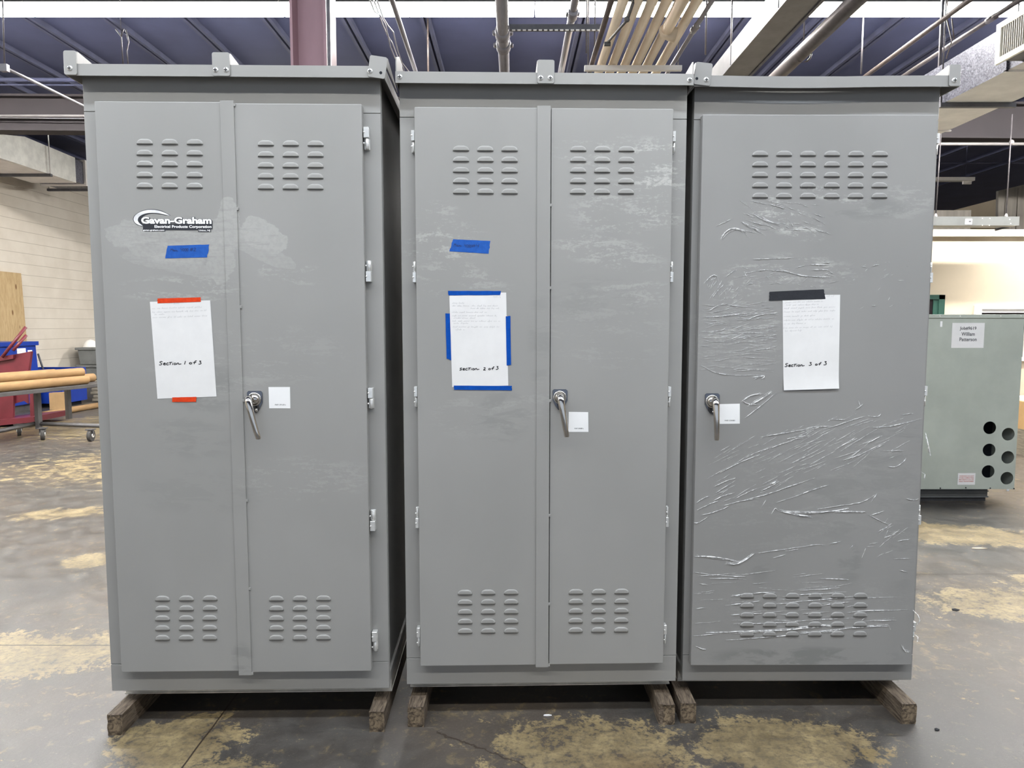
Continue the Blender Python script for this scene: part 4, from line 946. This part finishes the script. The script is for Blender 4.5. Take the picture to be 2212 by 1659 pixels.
for i, q, txt, lab in ((0, [(.6260, 1.2837), (.7028, 1.2838), (.6264, 1.2067), (.7022, 1.2065)], 'MAP: 091d01s', 'square white asset sticker right of the handle on the logo enclosure'),
                       (1, [(.6109, 1.1873), (.6826, 1.1860), (.6099, 1.1126), (.6842, 1.1123)], 'MAP: 0A2B1L', 'square white asset sticker beside the lever tip on the middle enclosure'),
                       (2, [(.1087, 1.2120), (.1848, 1.2138), (.1101, 1.1377), (.1869, 1.1385)], 'MAP: CH0481', 'square white asset sticker beside the handle on the film wrapped enclosure')):
    s = stick(quad(q, -DP-.0006, 'sticker', 3), i, 'asset_sticker', lab, 'sticker', 'asset stickers by the handles')
    b = MB(); u0, u1, z0 = q[0][0], q[1][0], q[2][1]
    put_text(b, txt, u0+.0215, u1-.0165, z0+.0105, z0+.0155, -DP-.0012, 'ink', .0); part_on(b, i, 'printed_text', s)

# plastic stretch film left on the third enclosure: creases and torn shreds
WRAP = "264,1088 334,1100 421,1115 508,1128;425,1117 464,1128 530,1129;500,1117 565,1137 608,1153 652,1166;665,1168 704,1164 713,1175;529,1154 595,1153;356,1078 400,1089 453,1093;209,1008 248,1029 287,1042 361,1067 405,1084;114,951 161,978 205,998 266,1022;97,900 136,920 176,933;104,876 137,900 176,922;94,846 133,866 173,877;174,853 217,875 261,895;32,839 58,857 80,865;33,810 77,832 112,846;51,790 117,808 156,826;21,763 38,758 73,783;130,826 200,846 271,857;209,848 297,870 384,902 476,933;274,884 314,902 339,920;T300,904 335,922;333,839 412,866 482,893 530,906;276,819 293,850;315,794 329,821 343,805;T343,807 401,792 468,785;T370,803 476,798 556,807 608,816;T556,805 618,803 671,802;480,812 564,825 643,836 678,850 712,874;692,841 712,874;575,1000 627,1015 670,1035 748,1077;543,1038 598,1071 620,1084;684,1124 737,1126 798,1139 863,1157;660,1062 721,1093;679,1035 731,1062;748,977 779,972 817,1004 808,1015;728,1037 807,1035;824,852 855,847 868,852;680,794 721,771 762,753;690,789 742,807;205,1160 261,1203 333,1267;T194,1225 224,1247 268,1252;T217,1208 243,1217 303,1260;194,1223 226,1208 260,1212;792,1172 836,1178;627,1225 637,1199;616,1190 645,1212;T32,631 86,631 144,624 200,609;T149,604 184,599 211,610 255,642;268,644 330,653 419,665 489,678 525,674;370,651 423,659;538,679 582,689;326,625 375,638;619,663 632,676;27,570 74,563 186,553 224,552;38,554 185,565;88,544 195,544;48,526 84,519;31,486 58,487;174,480 210,482 281,489 348,492;170,475 219,480;367,474 434,481 510,485 581,486;433,498 531,502 585,509;171,443 211,445 282,457;359,444 426,455 515,461 640,474;525,440 578,448 621,452;615,433 641,438 695,440;172,402 208,405 293,408;356,404 427,401;445,406 548,414;616,410 687,419 777,420;182,367 289,368 384,371 446,379 536,385 670,388;673,378 701,403;T77,331 178,336 268,338 384,341 447,350 537,357 564,357;T439,328 493,334 560,341 627,350 699,354 780,357;154,302 251,309 358,318 439,322;T496,357 528,362 564,356;40,279 63,268 83,265;T833,277 843,259 861,252;780,356 787,342;796,689 845,697;746,703 790,718;810,577 842,568;507,544 588,543 620,539;37,427 77,431;30,319 138,328;716,377 810,380;T276,1944 329,1930;T215,1909 264,1885 317,1871;T173,1881 207,1862 236,1852;197,1885 264,1867;82,1866 134,1890;T98,1814 107,1838 140,1862 193,1843;351,1852 409,1852;220,1746 278,1748 369,1751;298,1710 337,1706 390,1686 453,1682 511,1682;427,1727 505,1725;433,1708 491,1710 515,1694;475,1734 504,1734;39,1658 67,1686 86,1691 97,1662;65,1596 93,1634 112,1653;88,1634 106,1667;120,1682 149,1705;240,1705 269,1708;187,1701 198,1682;61,1557 89,1576 118,1586;128,1581 191,1572;37,1533 119,1538 216,1552 327,1543;207,1528 264,1548 332,1550;654,1722 683,1727;38,1357 87,1329 153,1320 222,1320 275,1320;T227,1311 279,1320 262,1305;161,1335 257,1342;556,1372 657,1364;40,1656 70,1691 96,1682;59,1597 84,1631;190,1695 229,1703;268,1708 328,1703 367,1695 419,1684 510,1680;436,1706 504,1708;426,1729 495,1725"
rw = random.Random(11); b = MB()
def crease(pts, r, thick):
    L = smooth2([(p[0]/1000, p[1]/1000) for p in pts]) if len(pts) > 2 else [(pts[0][0]/1000+(pts[1][0]-pts[0][0])/1000*t, pts[0][1]/1000+(pts[1][1]-pts[0][1])/1000*t) for t in (0, .2, .4, .6, .8, 1)]
    cut = [p for p in L if not (.322 < p[0] < .558 and 1.258 < p[1] < 1.640)]
    if len(cut) < len(L):
        L = [p for p in L[:max(1, next((j for j, p in enumerate(L) if p not in cut), len(L)))]]
        if len(L) < 3: return
    n = len(L)
    P3_ = [(u+rw.uniform(-.0006, .0006), -DP-.0012, z+rw.uniform(-.0008, .0008)) for u, z in L]
    R = [max(.0002, r*(.35+.9*rw.random())*min(1, .15+3*min(j, n-1-j)/n)) for j in range(n)]
    b.tube(P3_, R, 'film', 5, flat=.5, up=(0, -1, 0))
for s in WRAP.split(';'):
    s = s.strip(); th = s.startswith('T'); pts = [tuple(int(v) for v in p.split(',')) for p in s.lstrip('T ').split()]
    crease(pts, .0030 if th else .0017, th)
    if th:
        for q in range(3): crease([(x+rw.uniform(-6, 6), z+rw.uniform(-7, 7)) for x, z in pts], .0011, 0)
def field(n, u0, u1, z0, z1, ang, spread, l0, l1, r, sh=0.0):
    for _ in range(n):
        u, z = rw.uniform(u0, u1), rw.uniform(z0, z1); z += (u-u0)*sh; a = math.radians(ang+rw.gauss(0, spread)); l = rw.uniform(l0, l1)
        e = (u+l*math.cos(a), z+l*math.sin(a))
        if e[0] < .028 or e[0] > .868: continue
        crease([(u*1000, z*1000), (e[0]*1000, e[1]*1000)], r*rw.uniform(.5, 1.1), 0)
field(110, .03, .31, 1.44, 1.58, 5, 9, .015, .09, .0009); field(60, .03, .31, 1.34, 1.48, 2, 5, .02, .12, .0008)
field(70, .06, .60, .80, 1.02, 27, 5, .03, .13, .0008, .30); field(40, .30, .80, .93, 1.10, 25, 8, .03, .10, .0007, .12)
field(46, .03, .75, .36, .56, 4, 4, .03, .16, .0007); field(40, .18, .50, 1.64, 1.72, 4, 25, .008, .05, .0008); field(26, .05, .16, 1.58, 1.70, 60, 25, .01, .05, .0009)
field(46, .16, .46, 1.84, 1.96, -22, 10, .01, .07, .0011); field(24, .55, .80, 1.55, 1.75, 15, 30, .008, .03, .0008); field(20, .66, .86, .62, .74, 30, 20, .02, .07, .0008)
for pts in ([(.882, 1.105), (.884, 1.08), (.890, 1.055), (.896, 1.030)], [(.884, 1.09), (.892, 1.05), (.899, 1.020)], [(.874, .955), (.882, .950), (.880, .93)], [(.868, .42), (.882, .405), (.890, .385), (.884, .36)], [(.872, .33), (.886, .318), (.884, .30)]):
    b.tube([(u, -DP-.003-.012*math.sin(j), z) for j, (u, z) in enumerate(pts)], [.0016, .0032, .0030, .0014][:len(pts)], 'film', 5, flat=.5, up=(0, -1, 0))
stick(b, 2, 'stretch_film', 'torn clear plastic stretch film creased across the third enclosure door', 'plastic film', None, 0)

# ------------------------------------------------------------------ timber skids under the enclosures
SK = [(-1.4600, 2.508, .054, 'leftmost timber skid, front end split, under the logo enclosure', 0.2, 0),
      (-.5020, 2.530, .055, 'timber skid under the right end of the logo enclosure', .4, 0),
      (-.3615, 2.563, .060, 'timber skid under the left end of the middle enclosure', -.2, 0),
      (.5850, 2.578, .060, 'corner chipped timber skid under the right end of the middle enclosure', .5, 1),
      (.6680, 2.588, .058, 'timber skid under the left end of the film wrapped enclosure', -.1, 0),
      (1.5010, 2.583, .056, 'rightmost timber skid sticking out under the film wrapped enclosure', .3, 0)]
for j, (x, y, w, lab, yaw, chip) in enumerate(SK):
    r = random.Random(j+3); b = MB(); H, L = .0792, .96; n = 8
    ring = lambda yy, jit: [b.bm.verts.new((x+px_+(r.uniform(-jit, jit)), yy+r.uniform(-jit, jit), max(0, pz_+r.uniform(-jit, jit*.2)))) for px_, pz_ in
        [(-w/2+w*q/n, 0) for q in range(n)] + [(w/2, H*q/n) for q in range(n)] + [(w/2-w*q/n, H) for q in range(n)] + [(-w/2, H-H*q/n) for q in range(n)]]
    rows = [ring(y, .0016), ring(y+.006, .0008)] + [ring(y+L*t, .0005) for t in (.05, .1, .2, .4, .6, .8, 1.0)]
    if chip:
        for q in range(3*n-1, 4*n):
            v = rows[0][q % (4*n)]; v.co.x += .016; v.co.y += .002
        for q in range(0, 3): rows[0][q].co.x += .010
    k1, k2 = b.mi('timber1'), b.mi('timber2')
    for a, c2 in zip(rows, rows[1:]):
        for q in range(4*n):
            f = b.bm.faces.new([a[q], a[(q+1) % (4*n)], c2[(q+1) % (4*n)], c2[q]]); f.material_index = k1
    b.bm.faces.new(rows[0]).material_index = k2; b.bm.faces.new(rows[-1][::-1]).material_index = k1
    bmesh.ops.transform(b.bm, matrix=Matrix.Translation((x, y, 0)) @ Matrix.Rotation(math.radians(yaw), 4, 'Z') @ Matrix.Translation((-x, -y, 0)), verts=b.bm.verts)
    tag(b.build('timber_skid'), lab, 'timber block', 'timber skids under the enclosures')

# ------------------------------------------------------------------ transformer cabinet at the right
TY = 5.9
t = thing('transformer_cabinet', 'grey green transformer cabinet with round holes and a job number sign', 'transformer', (3.55, TY+.5, 0))
tx0, tx1, tz0, tz1, TD = 2.88, 4.222, .128, 1.590, 1.05
holes = [(3.988, .648), (4.146, .594), (3.993, .461), (4.153, .398), (3.995, .278), (4.156, .221)]; hr = .0535
c = bpy.data.curves.new('panel', 'CURVE'); c.dimensions = '2D'; c.fill_mode = 'BOTH'; c.extrude = .002
def spl(pts):
    s = c.splines.new('POLY'); s.points.add(len(pts)-1); s.use_cyclic_u = True
    for p, q in zip(s.points, pts): p.co = (q[0], q[1], 0, 1)
spl([(tx0, tz0), (tx1, tz0), (tx1, tz1-.03), (tx0, tz1-.03)])
for (hx, hz) in holes: spl([(hx+hr*math.cos(2*math.pi*q/32), hz+hr*math.sin(2*math.pi*q/32)) for q in range(32)])
o = bpy.data.objects.new('panel', c); COL.objects.link(o); dg = bpy.context.evaluated_depsgraph_get(); dg.update()
me = o.evaluated_get(dg).to_mesh(); b = MB(); k = b.mi('transf')
vs = [b.bm.verts.new((v.co.x, TY+.002+v.co.z, v.co.y)) for v in me.vertices]
for p in me.polygons:
    try: b.bm.faces.new([vs[q] for q in p.vertices]).material_index = k
    except ValueError: pass
o.evaluated_get(dg).to_mesh_clear(); bpy.data.objects.remove(o); bpy.data.curves.remove(c)
b.build('front_panel', t, recalc=True)
b = MB(); b.box(tx0, tx0+.004, TY+.004, TY+TD, tz0, tz1-.03, 'transf'); b.box(tx1-.004, tx1, TY+.004, TY+TD, tz0, tz1-.03, 'transf'); b.box(tx0+.004, tx1-.004, TY+TD-.004, TY+TD, tz0, tz1-.03, 'transf'); b.box(tx0+.004, tx1-.004, TY+.004, TY+TD-.004, tz0, tz0+.004, 'shade_and_black'); b.box(tx0+.006, tx1-.006, TY+.30, TY+.31, tz0+.004, tz1-.03, 'shade_and_black')  # black inner floor and sheet stand in for the shade behind the holes
b.build('housing', t)
b = MB(); b.box(tx0-.012, tx1+.012, TY-.012, TY+TD+.012, tz1-.03, tz1, 'transf'); b.build('lid', t, bevel=.003)
b = MB(); b.box(tx0+.03, tx1-.155, TY+.10, TY+TD-.1, .035, tz0, 'transf_base'); b.box(tx0+.03, tx1-.150, TY+.092, TY+.10, .035, .045, 'transf_base'); b.box(tx0+.03, tx1-.150, TY+.092, TY+.10, .085, .093, 'transf_base'); b.box(tx0+.03, tx1-.150, TY+.092, TY+.10, .118, .128, 'transf_base'); b.box(tx0+.0, tx1-.16, TY+.115, TY+TD-.12, 0, .035, 'steel_dark'); b.build('base_rail', t)
for xp in (2030, 2074, 2118, 2162, 2205):
    q = at(xp, 683, TY-.012); b = MB(); b.dome((q.x, TY-.012, q.z), .006, .005, 'zinc', 8); b.build('screw', t)
for xp, yp_ in ((2031, 1056), (2086, 1055), (2139, 1056), (2190, 1057)):
    q = at(xp, yp_, TY); b = MB(); b.dome((q.x, TY, q.z+.006), .006, .008, 'steel_dark', 8); b.build('screw', t)
q0, q1 = at(2057, 697.5, TY), at(2124, 751.5, TY)
b = MB(); b.box(q0.x, q1.x, TY-.0025, TY-.0006, q1.z, q0.z, 'paper'); sgn = tag(b.build('job_sign'), 'white job number sign taped on the transformer cabinet', 'sign')
b = MB()
for (txt, xa, xb, ya, yb) in (('Job#9619', 2072.5, 2109, 705.5, 714.5), ('William', 2076, 2105.5, 717.5, 725.5), ('Patterson', 2072, 2109.5, 729, 737)):
    a, c2 = at(xa, yb, TY), at(xb, ya, TY); put_text(b, txt, a.x, c2.x, a.z, c2.z, TY-.0032, 'strut', .02)
b.build('printed_text', sgn, recalc=False)
q0, q1 = at(2069, 1022, TY), at(2105.5, 1047, TY)
b = MB(); b.box(q0.x, q1.x, TY-.0025, TY-.0006, q1.z, q0.z, 'paper'); sgn = tag(b.build('warning_label'), 'small white label with red lettering low on the transformer cabinet', 'label')
b = MB(); h = q0.z-q1.z
for j, txt in enumerate(('WARNING: DO NOT', 'STORE COMBUSTIBLE', 'MATERIALS ON OR', 'NEAR TRANSFORMER')):
    z = q0.z-h*(.30+.155*j); put_text(b, txt, q0.x+.012, q1.x-.012, z, z+h*.11, TY-.0032, 'red_ink', .02)
b.build('printed_text', sgn, recalc=False)
a, c2 = at(2031, 694, TY), at(2035, 706, TY); b = MB(); b.box(a.x, c2.x, TY-.002, TY-.0006, c2.z, a.z, 'sticker'); tag(b.build('tape_scrap'), 'thin upright scrap of white tape left of the job number sign', 'tape')
a, c2 = at(2173, 1056, TY+.095), at(2179, 1060.5, TY+.095); b = MB(); b.box(a.x, c2.x, TY+.088, TY+.0918, c2.z, a.z, 'sticker'); tag(b.build('tape_scrap'), 'tiny white tag on the transformer base rail', 'tag')
# carton seen past the right edge of the transformer
t = thing('carton', 'brown carton stacked low at the far right behind the transformer cabinet', 'box', (6.2, 8.3, 0))
b = MB(); b.box(5.9, 6.6, 8.0, 8.6, 0.30, .62, 'carton'); b.build('box', t); b = MB(); b.box(5.9, 6.6, 7.99, 8.6, 0, .30, 'felt'); b.build('lower_box', t); b = MB(); b.box(5.95, 6.5, 8.05, 8.5, .62, .66, 'sticker'); b.build('packing_paper', t)

# ------------------------------------------------------------------ clutter along the left wall
# work table on casters with cardboard tubes
t = thing('work_table', 'grey steel work table on casters carrying cardboard tubes', 'table', (-6.4, 9.8, 0))
zt = .66; e0, e1 = atz(-40, 853, zt), atz(216, 828, zt)
dv = (e1-e0); dv.z = 0; L = dv.length; dv.normalize(); nv = Vector((-dv.y, dv.x, 0))
XF = Matrix(((dv.x, nv.x, 0, e0.x), (dv.y, nv.y, 0, e0.y), (0, 0, 1, 0), (0, 0, 0, 1)))
b = MB(); b.box(0, L+.3, 0, .8, zt-.05, zt, 'cart', XF); b.build('table_top', t, bevel=.004)
inv = XF.inverted()
A, B, Cc = inv @ atz(93, 947, 0), inv @ atz(197, 950, 0), inv @ atz(40, 939, 0)
a = inv @ atz(84, 917, .16)
lg = inv @ at(84, 845, (XF @ Vector((a.x, a.y, 0))).y)
b = MB(); b.box(a.x-.03, a.x+.03, max(.0, a.y-.03), max(.0, a.y-.03)+.06, .10, zt-.05, 'cart', XF); b.build('leg', t)
b = MB(); b.box(.1, .16, .70, .76, .10, zt-.05, 'cart', XF); b.build('leg', t)
b = MB(); b.box(L+.1, L+.16, .70, .76, .10, zt-.05, 'cart', XF); b.build('leg', t)
P0, P1_, P2_ = atz(75, 915, .17), atz(222, 920, .17), atz(-30, 937, .17)
for p, q, lab in ((P0, P1_, 0), (P0, P2_, 1)):
    b = MB(); b.tube([p, q], .028, 'cart', 4, up=(0, 0, 1)); b.build('lower_rail', t)
def caster(p, par, yaw=0.0, R=.075):
    b = MB(); x, y = p.x, p.y
    ax = Vector((math.cos(yaw), math.sin(yaw), 0))
    b.cyl(Vector((x, y, R))-ax*.022, Vector((x, y, R))+ax*.022, R, 'rubber', 20); o = b.build('caster_wheel', par)
    b = MB(); b.cyl(Vector((x, y, R))-ax*.032, Vector((x, y, R))+ax*.032, R*.35, 'zinc', 12)
    for s in (-1, 1): b.tube([Vector((x, y, R))+ax*(.030*s), Vector((x, y, R+.075))+ax*(.030*s)], .016, 'cart', 6, flat=.4, up=(0, 1, 0))
    b.box(x-.045, x+.045, y-.045, y+.045, R+.072, R+.085, 'cart'); b.build('caster_fork', par)
for px_, py_, yw in ((93, 950, .5), (197, 953, .1), (42, 941, .6)): caster(atz(px_, py_, 0), t, yw)
# tubes on the table, one object each
r = .062
def tube_on(n, z, pxend, lab, grp='cardboard tubes on the work table'):
    lo, hi = 0.0, 6.0                           # length at which the tube ends at the given place
    for _ in range(40):
        s = (lo+hi)/2; p = XF @ Vector((s, n, z)); q = p-Vector((0, 0, CAMH))
        zc = q.y*math.cos(PITCH)-q.z*math.sin(PITCH)
        if CX+FPX*q.x/zc < pxend: lo = s
        else: hi = s
    a0, a1 = XF @ Vector((-.25, n, z)), XF @ Vector((s, n, z))
    b = MB(); b.tube([a0, a1], r, 'kraft', 18, caps=False); d = (a1-a0).normalized()
    b.tube([a1, a1-d*.02], r*.86, 'shade_and_black', 18, caps=True); b.tube([a1-d*.001, a1], [r, r*.86], 'kraft', 18, caps=False); b.tube([a0+d*.001, a0], [r, r*.2], 'kraft', 18, caps=False)
    return tag(b.build('cardboard_tube', recalc=False), lab, 'tube', grp)
h2 = zt+r+1.735*r
tube_on(.09, zt+r, 187, 'front cardboard tube on the work table, ending short of the enclosure')
tube_on(.09+2*r+.001, zt+r, 170, 'cardboard tube wedged under the upper two on the work table')
tube_on(.09+4*r+.002, zt+r, 201, 'longest cardboard tube on the work table, reaching the grey enclosure')
tube_on(.09+r, h2, 177, 'upper cardboard tube nearest the front edge of the work table')
tube_on(.09+3*r+.002, h2, 117, 'shortest cardboard tube, lying on top at the back of the pile')
# red steel rack on its own frame
t = thing('steel_rack', 'dark red steel rack with leaning bars behind the work table', 'rack', (-7.5, 10.6, 0))
def plate(pix, Y, th, m):
    b = MB(); P = [at(p[0], p[1], Y) for p in pix]; b.prism([(p.x, p.z) for p in P], 'y', Y, Y+th, m); return b
plate([(-40, 779), (67, 759), (61, 804), (-40, 812)], 10.55, .05, 'red').build('back_panel', t)
plate([(-40, 776), (28, 766), (28, 775), (-40, 787)], 10.50, .04, 'red').build('top_rail', t)
plate([(-40, 812), (30, 808), (28, 905), (-40, 915)], 10.75, .04, 'red').build('side_panel', t)
plate([(30, 808), (58, 806), (60, 872), (52, 866), (31, 872)], 10.80, .03, 'red').build('gusset', t)
plate([(62, 815), (70, 815), (73, 912), (66, 912)], 10.6, .06, 'red').build('post', t)
b = MB(); p, q = at(-60, 922, 10.4), at(73, 909, 10.4); b.prism([(p.x, p.z-.02), (q.x, q.z-.02), (q.x, q.z+.06), (p.x, p.z+.05)], 'y', 10.4, 11.3, 'red'); tr = b.build('tray', t)
for (pa, pb) in (((4, 772), (56, 706)), ((28, 757), (57, 724))):
    b = MB(); b.tube([at(*pa, 10.45), at(*pb, 10.62)], .026, 'red', 4, up=(0, 1, 0)); b.build('leaning_bar', t)
for px_, py_ in ((8, 925), (60, 915)):
    p = at(px_, py_, 10.7); b = MB(); b.box(p.x-.03, p.x+.03, 10.7, 10.76, 0, p.z+.06, 'red'); b.build('foot', t)
# blue steel bin against the wall
t = thing('waste_bin', 'tall blue steel bin with white labels against the block wall', 'bin', (-8.75, 12, 0))
b = MB(); b.prism([(10.9, .12), (12.74, .12), (12.66, 1.20), (10.9, 1.20)], 'x', -9.03, -8.45, 'blue_bin'); b.build('bin_body', t, bevel=.01)
b = MB(); b.box(-9.06, -8.42, 10.88, 12.70, 1.14, 1.21, 'blue_bin'); b.build('rim', t)
b = MB(); b.box(-9.0, -8.5, 11.0, 12.6, 0, .12, 'cart'); b.build('base', t)
for (xa, xb, ya, yb) in ((37, 55, 752, 764), (60, 69, 756, 764)):
    p, q = atz(0, 0, 0), None
    X = -8.449; f = lambda px_, py_: (lambda d: Vector((0, 0, CAMH))+d*(X/d.x))(ray(px_, py_))
    a, c2 = f(xa, yb), f(xb, ya); b = MB(); b.box(X, X+.003, a.y, c2.y, a.z, c2.z, 'sticker')
    if xa == 37: b.box(X+.003, X+.004, a.y+.12, c2.y-.25, a.z+.04, c2.z-.05, 'shade_and_black')
    b.build('label', t)
b = MB(); b.tube([at(82, 764, 12.9), at(94, 800, 12.9)], .018, 'strut', 6); b.build('support_bar', t)
# plywood sheet leaning on the wall behind the bin
b = MB(); b.prism([(-9.125, 0), (-9.105, 0), (-9.175, 2.46), (-9.195, 2.46)], 'y', 11.4, 13.45, 'ply'); tag(b.build('plywood_sheet'), 'knotty plywood sheet leaning on the block wall behind the blue bin', 'plywood')
b = MB()
# low blue bin further along
t = thing('waste_bin', 'low blue bin behind the cardboard tube on the floor', 'bin', (-8.5, 12.9, 0))
b = MB()
for q in ((-9.0, -8.12, 12.82, 12.86), (-9.0, -8.12, 13.52, 13.56), (-9.0, -8.96, 12.86, 13.52), (-8.16, -8.12, 12.86, 13.52)): b.box(q[0], q[1], q[2], q[3], .08, .70, 'blue_bin')
b.box(-8.96, -8.16, 12.86, 13.52, .08, .12, 'blue_bin'); b.build('bin_body', t)
b = MB(); b.box(-8.95, -8.2, 12.9, 13.5, 0, .08, 'shade_and_black'); b.build('base', t)
b = MB(); b.prism([(-8.19, 0), (-7.90, 0), (-7.90, .31), (-8.19, .30)], 'y', 12.55, 12.68, 'carton'); tag(b.build('carton'), 'tan cardboard block standing in front of the low blue bin', 'box')
b = MB(); p, q = atz(92, 896, .05), atz(226, 873, .05); b.tube([p, q], .052, 'kraft', 16); tag(b.build('cardboard_tube'), 'single cardboard tube lying on the floor behind the table', 'tube')
# stack of folded grey sheets
for j in range(6):
    z = .02+.068*j; b = MB(); o = .03*math.sin(j*2.1)
    b.prism([(-8.15+o, z), (-7.55+o, z+.006), (-7.55+o, z+.056), (-7.9+o, z+.064), (-8.15+o, z+.058)], 'y', 13.75, 14.4, 'felt')
    tag(b.build('folded_sheet', bevel=.012), ['lowest', 'second lowest', 'third from the bottom', 'third from the top', 'second from the top', 'topmost'][j]+' folded grey sheet of the stack by the low blue bin', 'sheet', 'stack of folded grey sheets')
# grey totes and a white helmet
for j in range(2):
    t = thing('storage_tote', ['lower', 'upper'][j]+' dark grey storage tote at the block wall beside the enclosure', 'tote', (-8.55, 15.0, .32+.36*j), 0, 'grey totes by the wall')
    z = .32+.36*j; b = MB(); b.prism([(-8.95, z), (-8.2, z), (-8.16, z+.33), (-8.99, z+.33)], 'y', 14.75, 15.4, 'tote'); b.build('tub', t, bevel=.01)
    b = MB(); b.box(-9.02, -8.13, 14.71, 15.44, z+.30, z+.352, 'tote'); b.build('lid', t, bevel=.008)
    b = MB(); b.box(-8.5, -8.3, 14.70, 14.72, z+.14, z+.24, 'felt'); b.build('label', t)
b = MB(); b.box(-9.0, -8.12, 14.72, 15.42, 0, .32, 'cart'); tag(b.build('low_cabinet'), 'low dark cabinet under the grey totes by the wall', 'cabinet')
b = MB(); p = at(196, 745, 15.0); b.dome((p.x, 15.0, 1.034), .14, .16, 'white', 16, (0, 0, 1)); b.cyl((p.x, 15.0, 1.034), (p.x, 15.0, 1.045), .155, 'white', 16); tag(b.build('hard_hat'), 'white hard hat resting on top of the grey totes', 'helmet')
# floor litter
for j, (px_, py_, l, w, m, lab) in enumerate(((2115, 1185, .055, .012, 'insul', 'pale wood splinter on the floor at right'), (2064, 1318, .02, .014, 'shade_and_black', 'dark speck on the floor right of the enclosures'), (2024, 1577, .008, .008, 'shade_and_black', 'small black speck on the floor in the lower right'), (1183, 1546, .016, .004, 'sticker', 'tiny white scrap on the floor before the middle enclosure'))):
    p = atz(px_, py_, 0); b = MB(); b.prism([(p.x-l, p.y-w*.4), (p.x-l*.2, p.y-w), (p.x+l, p.y-w*.2), (p.x+l*.3, p.y+w), (p.x-l*.7, p.y+w*.7)], 'z', .0004, .004, m); tag(b.build('floor_scrap'), lab, 'scrap')
